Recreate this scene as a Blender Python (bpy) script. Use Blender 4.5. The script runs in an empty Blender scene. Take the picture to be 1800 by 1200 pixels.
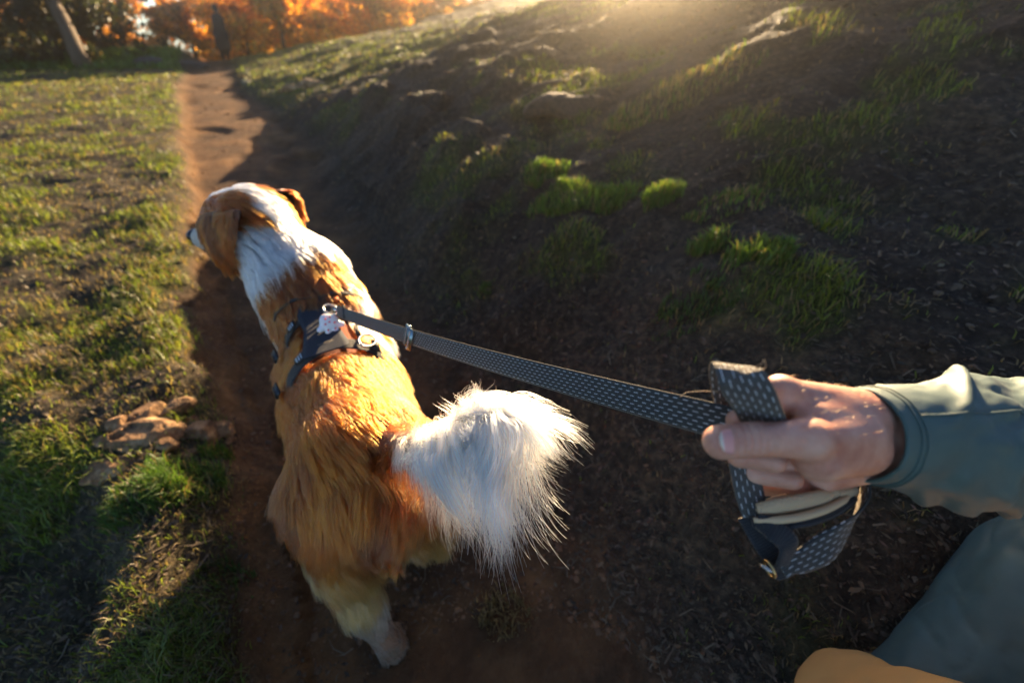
import bpy, math, random
import numpy as np
from mathutils import Vector, Matrix, kdtree, noise as mnoise
random.seed(7)
RNG = np.random.default_rng(11)

# ------------------------------------------------------------------ camera, sky, sun, exposure
sc = bpy.context.scene
CAM_H, PITCH, FPX = 1.15, math.radians(36.5), 750.0
cam_d = bpy.data.cameras.new('camera')
cam_d.sensor_width = 36.0
cam_d.lens = 36.0 * FPX / 1800.0
cam_d.clip_start, cam_d.clip_end = 0.02, 2500
cam_d.dof.use_dof = True
cam_d.dof.focus_distance = 0.50
cam_d.dof.aperture_fstop = 2.8
cam_d.dof.aperture_blades = 9
cam = bpy.data.objects.new('camera', cam_d)
sc.collection.objects.link(cam)
cam.location = (0, 0, CAM_H)
cam.rotation_euler = (math.pi / 2 - PITCH, 0, 0)
sc.camera = cam

SUN_AZ, SUN_EL = math.radians(14.5), math.radians(12.0)      # azimuth to the right of +Y
sun_dir = Vector((math.sin(SUN_AZ) * math.cos(SUN_EL), math.cos(SUN_AZ) * math.cos(SUN_EL), math.sin(SUN_EL)))
world = bpy.data.worlds.new('World')
sc.world = world
world.use_nodes = True
wn = world.node_tree
sky = wn.nodes.new('ShaderNodeTexSky')
sky.sky_type = 'NISHITA'
sky.sun_disc = False
sky.sun_elevation = SUN_EL
sky.sun_rotation = SUN_AZ
sky.air_density, sky.dust_density, sky.ozone_density = 0.6, 0.05, 2.2
bg = wn.nodes['Background']
wn.links.new(sky.outputs[0], bg.inputs[0])
bg.inputs[1].default_value = 0.05
sun_d = bpy.data.lights.new('sun', 'SUN')
sun_d.energy = 5.0
sun_d.angle = math.radians(0.55)
sun_d.color = (1.0, 0.73, 0.42)
sun = bpy.data.objects.new('sun', sun_d)
sc.collection.objects.link(sun)
sun.rotation_euler = (-sun_dir).to_track_quat('-Z', 'Y').to_euler()
sc.view_settings.view_transform = 'Standard'
sc.view_settings.look = 'None'
sc.view_settings.exposure = 2.72
sc.view_settings.gamma = 1.0
sc.view_settings.use_curve_mapping = False
sc.cycles.use_denoising = True
sc.cycles.max_bounces = 8
sc.cycles.diffuse_bounces = 2
sc.cycles.transparent_max_bounces = 12
sc.cycles.sample_clamp_indirect = 4.0
sc.cycles_curves.shape = 'RIBBONS'

# ------------------------------------------------------------------ helpers
FW = np.array([0, math.cos(PITCH), -math.sin(PITCH)])
UP = np.array([0, math.sin(PITCH), math.cos(PITCH)])
RT = np.array([1.0, 0, 0])
def P(px, py, d):
    """world point seen at photo pixel (px, py) at camera-axis depth d (used to lay out real sizes)"""
    return np.array([0, 0, CAM_H]) + d * ((px - 900) / FPX * RT + FW + (600 - py) / FPX * UP)

def link(o, parent=None):
    sc.collection.objects.link(o)
    if parent is not None:
        o.parent = parent
    return o
def tag(o, label=None, cat=None, group=None, kind=None):
    if label: o['label'] = label
    if cat: o['category'] = cat
    if group: o['group'] = group
    if kind: o['kind'] = kind
    return o
def empty(name, loc=(0, 0, 0), label=None, cat=None, group=None):
    o = bpy.data.objects.new(name, None)
    o.location = loc
    o.empty_display_size = 0.1
    link(o)
    return tag(o, label, cat, group)
def mesh_np(name, V, faces, mat=None, parent=None, smooth=True, attrs=None, loc=None):
    """faces: (n,3) / (n,4) array or list of such arrays"""
    me = bpy.data.meshes.new(name)
    if not isinstance(faces, (list, tuple)): faces = [faces]
    faces = [np.asarray(f, dtype=np.int32) for f in faces if len(f)]
    V = np.asarray(V, dtype=np.float32)
    me.vertices.add(len(V)); me.vertices.foreach_set('co', V.ravel())
    li = np.concatenate([f.ravel() for f in faces])
    cnt = np.concatenate([np.full(len(f), f.shape[1], dtype=np.int32) for f in faces])
    me.loops.add(len(li)); me.loops.foreach_set('vertex_index', li)
    me.polygons.add(len(cnt))
    me.polygons.foreach_set('loop_start', np.concatenate([[0], np.cumsum(cnt)[:-1]]).astype(np.int32))
    me.polygons.foreach_set('use_smooth', np.full(len(cnt), smooth))
    me.update(calc_edges=True)
    me.validate()
    if attrs:
        for k, a in attrs.items():
            a = np.asarray(a, dtype=np.float32)
            if a.ndim == 1:
                at = me.attributes.new(k, 'FLOAT', 'POINT'); at.data.foreach_set('value', a)
            else:
                at = me.attributes.new(k, 'FLOAT_COLOR', 'POINT')
                at.data.foreach_set('color', np.column_stack([a, np.ones(len(a))]).astype(np.float32).ravel())
    if mat: me.materials.append(mat)
    o = bpy.data.objects.new(name, me)
    if loc is not None: o.location = loc
    return link(o, parent)
def sstep(a, b, x):
    t = np.clip((x - a) / (b - a), 0, 1)
    return t * t * (3 - 2 * t)
def _hash(ix, iy, iz, seed):
    h = (ix.astype(np.uint32) * np.uint32(374761393) + iy.astype(np.uint32) * np.uint32(668265263)
         + iz.astype(np.uint32) * np.uint32(2246822519) + np.uint32((seed * 3266489917) & 0xffffffff))
    h = (h ^ (h >> np.uint32(13))) * np.uint32(1274126177)
    h = (h ^ (h >> np.uint32(16)))
    return h.astype(np.float64) / 4294967295.0
def vnoise(x, y, z=None, seed=0):
    """value noise 0..1"""
    x = np.asarray(x, float); y = np.asarray(y, float)
    z = np.zeros_like(x) if z is None else np.asarray(z, float)
    fx, fy, fz = np.floor(x), np.floor(y), np.floor(z)
    ix, iy, iz = fx.astype(np.int64), fy.astype(np.int64), fz.astype(np.int64)
    u, v, w = x - fx, y - fy, z - fz
    u = u*u*(3-2*u); v = v*v*(3-2*v); w = w*w*(3-2*w)
    r = 0
    for a in (0, 1):
        for b in (0, 1):
            for c in (0, 1):
                r = r + _hash(ix+a, iy+b, iz+c, seed) * (u if a else 1-u) * (v if b else 1-v) * (w if c else 1-w)
    return r
def fbm(x, y, z=None, seed=0, octv=4, gain=0.5):
    r, a, s = 0, 1.0, 0
    for k in range(octv):
        f = 2.03 ** k
        r = r + a * vnoise(np.asarray(x)*f + 17.3*k, np.asarray(y)*f - 9.1*k, None if z is None else np.asarray(z)*f, seed + k)
        s += a; a *= gain
    return r / s

def new_mat(name, base=(0.5, 0.5, 0.5), rough=0.7, **kw):
    m = bpy.data.materials.new(name); m.use_nodes = True
    b = m.node_tree.nodes['Principled BSDF']
    b.inputs['Base Color'].default_value = (*base, 1)
    b.inputs['Roughness'].default_value = rough
    for k, v in kw.items():
        b.inputs[k.replace('_', ' ')].default_value = v
    return m
def nd(m, t, **kw):
    n = m.node_tree.nodes.new(t)
    for k, v in kw.items(): setattr(n, k, v)
    return n
def lk(m, a, b): m.node_tree.links.new(a, b)
def bsdf(m): return m.node_tree.nodes['Principled BSDF']
def ramp(m, fac, stops):
    r = nd(m, 'ShaderNodeValToRGB')
    el = r.color_ramp.elements
    while len(el) < len(stops): el.new(0.5)
    for e, (p, c) in zip(el, stops):
        e.position = p; e.color = (*c, 1) if len(c) == 3 else c
    lk(m, fac, r.inputs[0]); return r.outputs[0]
def add_noise(m, scale, detail=4, rough=0.6, coord='Object', dist=0.0):
    tc = nd(m, 'ShaderNodeTexCoord')
    n = nd(m, 'ShaderNodeTexNoise'); n.inputs['Scale'].default_value = scale
    n.inputs['Detail'].default_value = detail; n.inputs['Roughness'].default_value = rough
    n.inputs['Distortion'].default_value = dist
    lk(m, tc.outputs[coord], n.inputs['Vector']); return n.outputs[0]
def add_bump(m, h, strength=0.5, dist=0.01, prev=None):
    b = nd(m, 'ShaderNodeBump'); b.inputs['Strength'].default_value = strength; b.inputs['Distance'].default_value = dist
    lk(m, h, b.inputs['Height'])
    if prev is not None: lk(m, prev, b.inputs['Normal'])
    lk(m, b.outputs[0], bsdf(m).inputs['Normal']); return b.outputs[0]
def mixc(m, fac, a, b, mode='MIX'):
    n = nd(m, 'ShaderNodeMix', data_type='RGBA', blend_type=mode)
    if isinstance(fac, (int, float)): n.inputs[0].default_value = fac
    else: lk(m, fac, n.inputs[0])
    for s, v in ((n.inputs[6], a), (n.inputs[7], b)):
        if isinstance(v, tuple): s.default_value = (*v, 1)
        else: lk(m, v, s)
    return n.outputs[2]
def attr(m, name):
    a = nd(m, 'ShaderNodeAttribute'); a.attribute_name = name; return a
def translucent_mix(m, col_socket, fac=0.4):
    """leaf-like: adds a translucent lobe to the Principled surface"""
    nt = m.node_tree
    tr = nt.nodes.new('ShaderNodeBsdfTranslucent')
    if isinstance(col_socket, tuple): tr.inputs[0].default_value = (*col_socket, 1)
    else: lk(m, col_socket, tr.inputs[0])
    mx = nt.nodes.new('ShaderNodeMixShader'); mx.inputs[0].default_value = fac
    lk(m, bsdf(m).outputs[0], mx.inputs[1]); lk(m, tr.outputs[0], mx.inputs[2])
    lk(m, mx.outputs[0], nt.nodes['Material Output'].inputs[0])

# ------------------------------------------------------------------ terrain
_LY = np.array([-12, -5, .0, .48, .79, 1.19, 1.96, 2.91, 5.66, 10.76, 19.7, 40, 120.])
_LX = np.array([5.6, 2.1, -.48, -.67, -.85, -1.07, -1.60, -2.22, -4.0, -7.3, -12.3, -22, -50.])
_RX = np.array([7.6, 3.4, .42, .14, -.04, -.26, -.78, -1.27, -2.60, -6.1, -11.2, -20.8, -48.])
def path_edges(y):
    return np.interp(y, _LY, _LX), np.interp(y, _LY, _RX)
def path_uw(x, y):
    xl, xr = path_edges(y)
    wob = 0.20 * (fbm(x * 1.5, y * 1.5, seed=5, octv=3) - .5) + .10 * (fbm(x * 7, y * 7, seed=6, octv=2) - .5)
    u = (x - xl) * 0.85 + wob
    w = (xr - xl) * 0.85
    return u, w
FT, FW2, SR = .27, .9, .06
SLA, SLB, SLC = 0.215, 0.085, 0.26
ZL = 0.06
MOUNDS = []      # (x, y, height, radius): humps added under the tufts to lift them into the sun
def height(x, y, fine=True):
    x = np.asarray(x, float); y = np.asarray(y, float)
    u, w = path_uw(x, y)
    far = sstep(9, 17, y)
    bank = 0.135 * (1 - sstep(-0.06, 0.06, u)) * (1 - 0.7 * far)
    s = np.maximum(u - w, 0)
    near = 1 - sstep(6.2, 10.8, y - 0.6 * x)
    azr = x / np.maximum(y, .3)
    za = (1 - sstep(-.20, -.02, azr)) * sstep(1.4, 2.4, y)
    sl1 = SLA + SLB * near * (1 - .55 * za) + SR * sstep(.18, .55, azr)
    hill = np.where(s < 6.5, sl1 * s, sl1 * 6.5 + (SLC + SR * sstep(.18, .55, azr)) * (s - 6.5))
    hill = np.where(s > 13, sl1 * 6.5 + SLC * 6.5 + 0.20 * (s - 13), hill)
    hill = hill + FT * near * sstep(-.1, FW2, s) * (1 - sstep(7, 10, s))
    hill = np.minimum(hill, 5.0 + 0.02 * s)
    hill = hill * sstep(-.15, 0.45, s) * (1 - 0.30 * sstep(8, 22, y + 0.35 * x))
    left = -0.01 * np.clip(-u, 0, 4) - 0.15 * sstep(.14, .34, -u) * (1 - sstep(.45, .85, y + .25 * (x + 1.0))) * (1 - sstep(1.6, 3.0, -u))
    mound = 0.35 * np.exp(-(((x + 12.5) / 4.0) ** 2 + ((y - 18.2) / 1.2) ** 2)) 
    h = bank + hill + left + mound * (u < 0)
    h = h - 0.11 * np.maximum(y - 21.0, 0) * (1 - sstep(40, 60, y) * .6) * (1 - sstep(2, 9, s))
    # broad undulation
    h = h + (0.30 - .16 * sstep(.15, .5, x / np.maximum(y, .5))) * (fbm(x * .22, y * .22, seed=21, octv=3) - .5) * sstep(4, 10, np.hypot(x, y)) * sstep(-1, 3, s + 2 * (u < -2))
    h = h + (0.20 - .11 * za) * (fbm(x * .75, y * .75, seed=31, octv=3) - .5) * sstep(.3, 1.5, s)
    h = h + 0.10 * (fbm(x * 2.1, y * 2.1, seed=36, octv=2) - .5) * sstep(.2, 1.0, s)
    h = h + 0.05 * (fbm(x * .8, y * .8, seed=41, octv=3) - .5) * (u < 0) * sstep(0, .5, -u)
    zone = np.exp(-((x / np.maximum(y, .3) + .17) / .26) ** 2) * sstep(1.8, 2.8, y) * (1 - sstep(9, 13, y)) * sstep(.35, .9, s)
    h = h + ZL * zone
    h = h + 0.09 * zone * sstep(.46, .66, fbm(x * 2.7, y * 2.7, seed=37, octv=3)) * (1 - .3 * sstep(4, 8, y))
    for mx, my, ma, mr in MOUNDS:
        h = h + ma * np.exp(-((x - mx) ** 2 + (y - my) ** 2) / (mr * mr)) * (.15 + 1.7 * fbm(x * 8, y * 8, seed=99, octv=3))
    if fine:
        rough = 0.30 + 0.7 * ((u < 0) | (s > 0))
        h = h + 0.030 * (1 - abs(2 * fbm(x * 5.2, y * 5.2, seed=55, octv=3) - 1)) * ((u < -.1) | (s > .3))
        h = h - .045 * sstep(.5, .7, fbm(x * 2.2 + y * .8, y * 1.1, seed=57, octv=2)) * (u > .1) * (s <= .1)
        h = h + 0.066 * rough * (fbm(x * 3.3, y * 3.3, seed=51, octv=3) - .5)
        h = h + 0.026 * rough * (fbm(x * 11, y * 11, seed=61, octv=3) - .5)
    return h
def ground_at(px, py, dmax=60):
    o = np.array([0, 0, CAM_H]); d = (px - 900) / FPX * RT + FW + (600 - py) / FPX * UP
    t = np.geomspace(.3, dmax, 900); q = o + t[:, None] * d
    k = np.argmax(q[:, 2] < height(q[:, 0], q[:, 1]))
    return q[k]
MC = {}
TUFTS = [(1010, 372, .10, .20), (955, 338, .08, .13), (1320, 497, .10, .13), (1246, 455, .08, .11), (1155, 395, .07, .12), (870, 290, .06, .25),
         (1290, 385, .07, .16), (1346, 474, .07, .09), (700, 330, .05, .3), (800, 400, .04, .2)]
for px, py, a, r in TUFTS:
    q = ground_at(px, py)
    ts_ = np.geomspace(.1, 50, 120); e_ = math.tan(math.radians(12.0))
    base = float(height(q[0], q[1]))
    need = float(np.max(height(q[0] + ts_ * math.sin(math.radians(14.5)), q[1] + ts_ * math.cos(math.radians(14.5))) - base - ts_ * e_))
    MOUNDS.append((float(q[0]), float(q[1]), min(max(need - .03, .015), .06) if a > .065 else min(need * .8, .08), r * 1.1)); MC[(px, py)] = (float(q[0]) + .25 * r * .25, float(q[1]) + .25 * r)
def warp(n, lo, hi, c, k):
    t = np.linspace(np.arcsinh((lo - c) * k), np.arcsinh((hi - c) * k), n)
    return np.sinh(t) / k + c
NX, NY = 760, 700
gx = warp(NX, -110, 110, 0.0, 0.9); gy = warp(NY, -20, 130, 1.3, 0.9)
GX, GY = np.meshgrid(gx, gy)
GZ = height(GX, GY)
def greenness(x, y):
    """0 bare .. 1 green; where the grass grows"""
    u, w = path_uw(x, y)
    s = u - w
    n1 = fbm(x * 1.1, y * 1.1, seed=71, octv=4)
    n2 = fbm(x * 4.0, y * 4.0, seed=81, octv=3)
    gl = 1 - sstep(-.12, .05, u)
    gleft = gl * (0.16 + 0.84 * sstep(.43, .57, .45 * n1 + .55 * n2))
    gright = sstep(0.0, 0.7, s) * sstep(.54, .66, .55 * n1 + .45 * n2)
    farg = sstep(6.5, 9, y) * sstep(0, .5, s) * (1 - sstep(3.5, 6.0, s)) * 0.9
    return np.clip(np.maximum(np.where(u < 0, gleft, gright), farg), 0, 1)
GG = greenness(GX, GY)
U_, W_ = path_uw(GX, GY)
PATHM = sstep(-.06, .04, U_) * (1 - sstep(-.10, .25, U_ - W_))
idx = np.arange(NX * NY).reshape(NY, NX)
quads = np.stack([idx[:-1, :-1], idx[:-1, 1:], idx[1:, 1:], idx[1:, :-1]], -1).reshape(-1, 4)

gm = new_mat('soil_and_turf', rough=0.95)
bsdf(gm).inputs['Specular IOR Level'].default_value = 0.15
n_f = add_noise(gm, 38, 5, .65)
n_m = add_noise(gm, 5.5, 5, .6)
n_c = add_noise(gm, 150, 3, .6)
dirt = ramp(gm, n_f, [(.28, (.022, .018, .014)), (.50, (.050, .038, .027)), (.72, (.125, .088, .056))])
pathc = ramp(gm, n_m, [(.25, (.085, .041, .017)), (.5, (.16, .076, .028)), (.75, (.28, .145, .055))])
pathc = mixc(gm, 0.35, pathc, dirt)
turf = ramp(gm, n_f, [(.3, (.030, .036, .012)), (.55, (.065, .075, .022)), (.75, (.15, .13, .05))])
c1 = mixc(gm, attr(gm, 'green').outputs['Fac'], dirt, turf)
c2 = mixc(gm, attr(gm, 'path').outputs['Fac'], c1, pathc)
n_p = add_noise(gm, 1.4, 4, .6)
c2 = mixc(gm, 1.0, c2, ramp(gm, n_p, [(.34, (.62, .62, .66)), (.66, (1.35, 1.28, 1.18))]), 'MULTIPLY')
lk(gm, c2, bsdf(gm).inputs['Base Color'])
b1 = add_bump(gm, n_f, 0.9, 0.025)
add_bump(gm, n_c, 0.5, 0.006, b1)
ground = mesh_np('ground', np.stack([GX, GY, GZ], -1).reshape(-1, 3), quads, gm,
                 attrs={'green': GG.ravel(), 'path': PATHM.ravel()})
tag(ground, 'grassy hillside soil with a worn dirt track', kind='structure')

# ------------------------------------------------------------------ ground cover: grass blades, dry litter, clods
def scatter(n, rmin, rmax, az0, az1, power=1.0):
    """points about the camera's foot, thinning with distance"""
    t = RNG.random(n)
    r = rmin * (rmax / rmin) ** (t ** power)
    a = az0 + (az1 - az0) * RNG.random(n)
    return r * np.sin(a), r * np.cos(a), r
R2 = math.radians
def blades(name, x, y, z, hgt, wid, lean, col, mat, label, cat=None, spread=None, parent=None, kind='stuff'):
    """every blade: 3 cross rows -> 2 quads-as-tris + tip"""
    n = len(x)
    az = RNG.random(n) * 2 * np.pi
    la = RNG.random(n) * 2 * np.pi if spread is None else spread
    wx, wy = np.cos(az) * wid / 2, np.sin(az) * wid / 2
    lx, ly = np.cos(la) * lean * hgt, np.sin(la) * lean * hgt
    V = np.empty((n, 5, 3), dtype=np.float32)
    V[:, 0] = np.stack([x - wx, y - wy, z - .004], -1)
    V[:, 1] = np.stack([x + wx, y + wy, z - .004], -1)
    V[:, 2] = np.stack([x - wx * .75 + lx * .35, y - wy * .75 + ly * .35, z + hgt * .6], -1)
    V[:, 3] = np.stack([x + wx * .75 + lx * .35, y + wy * .75 + ly * .35, z + hgt * .6], -1)
    V[:, 4] = np.stack([x + lx, y + ly, z + hgt * (1 - .35 * lean)], -1)
    b = np.arange(n)[:, None] * 5
    T = np.concatenate([b + [0, 1, 3], b + [0, 3, 2], b + [2, 3, 4]], 0)
    c = np.repeat(col[:, None, :], 5, 1).reshape(-1, 3)
    o = mesh_np(name, V.reshape(-1, 3), T, mat, parent, True, {'col': c})
    if kind: tag(o, label, cat, kind=kind)
    return o
grass_m = new_mat('grass_blade', rough=0.5)
ga = attr(grass_m, 'col').outputs['Color']
lk(grass_m, ga, bsdf(grass_m).inputs['Base Color'])
translucent_mix(grass_m, mixc(grass_m, 1.0, ga, (1.25, 1.3, .55), 'MULTIPLY'), 0.45)
N = 620000
x, y, r = scatter(N, 0.45, 26, R2(-88), R2(72), 1.0)
g = greenness(x, y)
u, w = path_uw(x, y)
keep = RNG.random(N) < np.where(u < 0, .10 + .90 * g, .03 + .97 * g) * np.where(u < 0, 1.0, 0.45)
inpath = (u > .035) & (u - w < .15)
keep &= ~inpath
keep &= RNG.random(N) < .62
x, y, r, g, u = x[keep], y[keep], r[keep], g[keep], u[keep]
if len(x) > 300000: x, y, r, g, u = (q[:300000] for q in (x, y, r, g, u))
z = height(x, y)
tuft = fbm(x * 7, y * 7, seed=91, octv=2)
hg = (0.012 + 0.034 * tuft * (0.4 + g)) * (0.75 + .6 * RNG.random(len(x))) * (1 + 0.05 * r)
wd = 0.0022 * (1 + 0.42 * r) * (0.7 + .6 * RNG.random(len(x)))
dry = (RNG.random(len(x)) < (0.62 - .50 * g) + .25 * sstep(.5, .65, fbm(x * 1.6, y * 1.6, seed=93, octv=2)))[:, None]
gcol = np.array([.125, .172, .026]) * (0.55 + .9 * RNG.random((len(x), 1))) + np.array([.05, .02, 0]) * RNG.random((len(x), 1))
dcol = np.array([.24, .165, .085]) * (0.5 + .8 * RNG.random((len(x), 1)))
blades('grass', x, y, z, hg, wd, 0.3 + .9 * RNG.random(len(x)), np.where(dry, dcol, gcol), grass_m,
       'short patchy green grass growing over the slope and meadow')

litter_m = new_mat('dry_litter', rough=0.8)
la_ = attr(litter_m, 'col').outputs['Color']
lk(litter_m, la_, bsdf(litter_m).inputs['Base Color'])
translucent_mix(litter_m, la_, 0.25)
N = 90000
x, y, r = scatter(N, 0.45, 16, R2(-85), R2(72))
u, w = path_uw(x, y)
inpath = (u > -.05) & (u - w < .1)
k = ((~inpath) & (RNG.random(N) < .25 + .75 * sstep(.42, .58, fbm(x * 1.8, y * 1.8, seed=95, octv=3)))) | (RNG.random(N) < .12)
x, y, r = x[k], y[k], r[k]; n = len(x)
z = height(x, y)
sz = (0.0018 + 0.0075 * RNG.random(n) ** 3) * (1 + .35 * r)
asp = 0.12 + .6 * RNG.random(n)**2
az = RNG.random(n) * 6.283; ti = (RNG.random(n) - .3) * 1.1
a = np.stack([np.cos(az), np.sin(az), np.sin(ti) * .6], -1) * sz[:, None]
b = np.stack([-np.sin(az), np.cos(az), np.sin(ti * 1.7) * .5], -1) * (sz * asp)[:, None]
c0 = np.stack([x, y, z + sz * .35 + .002], -1)
lift = np.zeros((n, 3)); lift[:, 2] = sz * .4 * RNG.random(n)
V = np.stack([c0 - a, c0 - b * .8 + lift, c0 + a, c0 + b * .8 - lift * .5], 1).reshape(-1, 3)
bi = np.arange(n)[:, None] * 4
col = np.array([.125, .088, .055]) * (0.3 + 1.1 * RNG.random((n, 1))) * (1 + .2 * (RNG.random((n, 3)) - .5))
lit = mesh_np('leaf_litter', V, np.concatenate([bi + [0, 1, 2], bi + [0, 2, 3]]), litter_m, None, False, {'col': np.repeat(col, 4, 0)})
tag(lit, 'dry brown leaf bits and dead stalks strewn over the soil', kind='stuff')

# whole fallen leaves, curled, thinly spread
N = 5200
x, y, r = scatter(N, 0.5, 14, R2(-80), R2(70))
u, w = path_uw(x, y); k = (((u < -.02) & (RNG.random(N) < .35)) | (u - w > .05)) & (RNG.random(N) < .1 + .9 * sstep(.45, .62, fbm(x * 1.5, y * 1.5, seed=97, octv=3))); x, y, r = x[k], y[k], r[k]; n = len(x)
sz = (.004 + .008 * RNG.random(n) ** 1.5) * (1 + .12 * r); az = RNG.random(n) * 6.283
e1 = np.stack([np.cos(az), np.sin(az), .5 * (RNG.random(n) - .3)], -1); e2 = np.stack([-np.sin(az), np.cos(az), .5 * (RNG.random(n) - .5)], -1)
c0 = np.stack([x, y, height(x, y) + .005], -1)
lp = [(-1, 0, .15), (-.45, .42, .35), (.3, .38, .30), (1, 0, .5), (.3, -.38, .3), (-.45, -.42, .35), (0, 0, 0)]
V = np.stack([c0 + e1 * (a_ * sz)[:, None] + e2 * (b_ * sz)[:, None] + np.array([0, 0, 1.0]) * (h_ * sz * (.3 + .9 * RNG.random(n)))[:, None] for a_, b_, h_ in lp], 1).reshape(-1, 3)
b_i = np.arange(n)[:, None] * 7
col = np.array([.20, .125, .065]) * (0.2 + 1.0 * RNG.random((n, 1)))
fl_ = mesh_np('fallen_leaves', V, np.concatenate([b_i + [q, (q + 1) % 6, 6] for q in range(6)]), litter_m, None, True, {'col': np.repeat(col, 7, 0)})
tag(fl_, 'curled dead leaves lying thinly over the shaded slope', kind='stuff')
# dry stalks and twigs lying about
N = 4200
x, y, r = scatter(N, 0.45, 9, R2(-80), R2(70))
u, w = path_uw(x, y); k = (u < -.02) | (u - w > .0) | (RNG.random(N) < .08); x, y, r = x[k], y[k], r[k]; n = len(x)
z = height(x, y) + .004
ln = (.012 + .05 * RNG.random(n) ** 2) * (1 + .15 * r); az = RNG.random(n) * 6.283; ti = (RNG.random(n) - .35) * .5
d1_ = np.stack([np.cos(az), np.sin(az), ti], -1) * ln[:, None]; bend = np.stack([-np.sin(az), np.cos(az), .5 + 0 * az], -1) * (ln * .15)[:, None]
wv_ = np.stack([-np.sin(az), np.cos(az), 0 * az], -1) * ((.0007 + .0008 * RNG.random(n)) * (1 + .5 * r))[:, None]
c0 = np.stack([x, y, z], -1)
V = np.stack([c0 - d1_ / 2 - wv_, c0 - d1_ / 2 + wv_, c0 + bend - wv_, c0 + bend + wv_, c0 + d1_ / 2], 1).reshape(-1, 3)
b_i = np.arange(n)[:, None] * 5
col = np.array([.17, .125, .075]) * (0.25 + 1.0 * RNG.random((n, 1)))
st_ = mesh_np('dry_stalks', V, np.concatenate([b_i + [0, 1, 3], b_i + [0, 3, 2], b_i + [2, 3, 4]]), litter_m, None, False, {'col': np.repeat(col, 5, 0)})
tag(st_, 'thin dry stalks and twigs lying on the slope and meadow', kind='stuff')

ico = np.array([(0, 0, 1), (.894, 0, .447), (.276, .851, .447), (-.724, .526, .447), (-.724, -.526, .447), (.276, -.851, .447),
                (.724, .526, -.447), (-.276, .851, -.447), (-.894, 0, -.447), (-.276, -.851, -.447), (.724, -.526, -.447), (0, 0, -1)])
icoF = np.array([(0,1,2),(0,2,3),(0,3,4),(0,4,5),(0,5,1),(1,6,2),(2,7,3),(3,8,4),(4,9,5),(5,10,1),(2,6,7),(3,7,8),(4,8,9),(5,9,10),(1,10,6),(6,11,7),(7,11,8),(8,11,9),(9,11,10),(10,11,6)])
N = 14000
x, y, r = scatter(N, 0.45, 18, R2(-85), R2(72))
z = height(x, y)
sz = (0.0018 + 0.0065 * RNG.random(N) ** 5) * (1 + .28 * r)
V = ico[None] * (0.65 + .7 * RNG.random((N, 12, 1))) * sz[:, None, None] * np.array([1, 1, .6])
V = V + np.stack([x, y, z], -1)[:, None]
F_ = (icoF[None] + (np.arange(N) * 12)[:, None, None]).reshape(-1, 3)
clod_m = new_mat('soil_clod', rough=0.95)
lk(clod_m, attr(clod_m, 'col').outputs['Color'], bsdf(clod_m).inputs['Base Color'])
u, w = path_uw(x, y)
col = np.array([.11, .075, .045]) * (0.35 + .8 * RNG.random((N, 1)))
col[(u > 0) & (u - w < .1)] *= np.array([1.7, 1.3, 1.0])
o = mesh_np('pebbles', V.reshape(-1, 3), F_, clod_m, None, False, {'col': np.repeat(col, 12, 0)})
tag(o, 'small crumbs of soil and grit on the track and slope', kind='stuff')

# ------------------------------------------------------------------ smooth bodies from joints (distance field -> quad mesh)
def smin(a, b, k):
    h = np.clip(0.5 + 0.5 * (b - a) / k, 0, 1)
    return b * (1 - h) + a * h - k * h * (1 - h)
def cone_d(Pn, a, b, ra, rb, sq=None):
    a = np.asarray(a, np.float32); b = np.asarray(b, np.float32)
    pa = Pn - a; ba = b - a
    bb = float(ba @ ba) + 1e-12
    t = np.clip((pa @ ba) / bb, 0, 1)
    d = pa - t[..., None] * ba
    if sq is not None:                       # squash along an axis: (axis vector, factor > 1 flattens)
        ax, f = sq; ax = np.asarray(ax, np.float32)
        d = d + ((d @ ax) * (f - 1))[..., None] * ax
    return np.sqrt((d * d).sum(-1)) - (ra + (rb - ra) * t)
def surface_nets(F, org, h):
    nx, ny, nz = F.shape
    ins = F < 0
    acc = np.zeros((nx-1, ny-1, nz-1, 3), np.float32); cnt = np.zeros((nx-1, ny-1, nz-1), np.float32)
    corners = [(i, j, k) for i in (0, 1) for j in (0, 1) for k in (0, 1)]
    sl = lambda c: tuple(slice(c[q], (nx, ny, nz)[q] - 1 + c[q]) for q in range(3))
    for a in corners:
        for ax in range(3):
            if a[ax]: continue
            b = list(a); b[ax] = 1; b = tuple(b)
            fa, fb = F[sl(a)], F[sl(b)]
            cr = (fa < 0) != (fb < 0)
            t = np.where(cr, fa / np.where(cr, fa - fb, 1), 0)
            for q in range(3):
                acc[..., q] += np.where(cr, a[q] + (t if q == ax else 0), 0)
            cnt += cr
    act = cnt > 0
    vid = -np.ones(act.shape, np.int64); vid[act] = np.arange(act.sum())
    ijk = np.argwhere(act)
    V = (acc[act] / cnt[act][:, None] + ijk) * h + org
    Q = []
    for ax in range(3):
        o1, o2 = (ax + 1) % 3, (ax + 2) % 3
        lo = [slice(None)] * 3; hi = [slice(None)] * 3
        lo[ax] = slice(0, -1); hi[ax] = slice(1, None)
        a, b = ins[tuple(lo)], ins[tuple(hi)]
        e = np.argwhere(a != b)
        e = e[(e[:, o1] > 0) & (e[:, o2] > 0) & (e[:, o1] < F.shape[o1]-1) & (e[:, o2] < F.shape[o2]-1)]
        flip = b[tuple(e.T)]
        d1 = np.zeros(3, int); d1[o1] = 1; d2 = np.zeros(3, int); d2[o2] = 1
        q = [vid[tuple((e - s).T)] for s in (d1 * 0, d1, d1 + d2, d2)]
        q = np.stack(q, -1)
        q[flip] = q[flip][:, ::-1]
        Q.append(q)
    return V, np.concatenate(Q)
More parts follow.
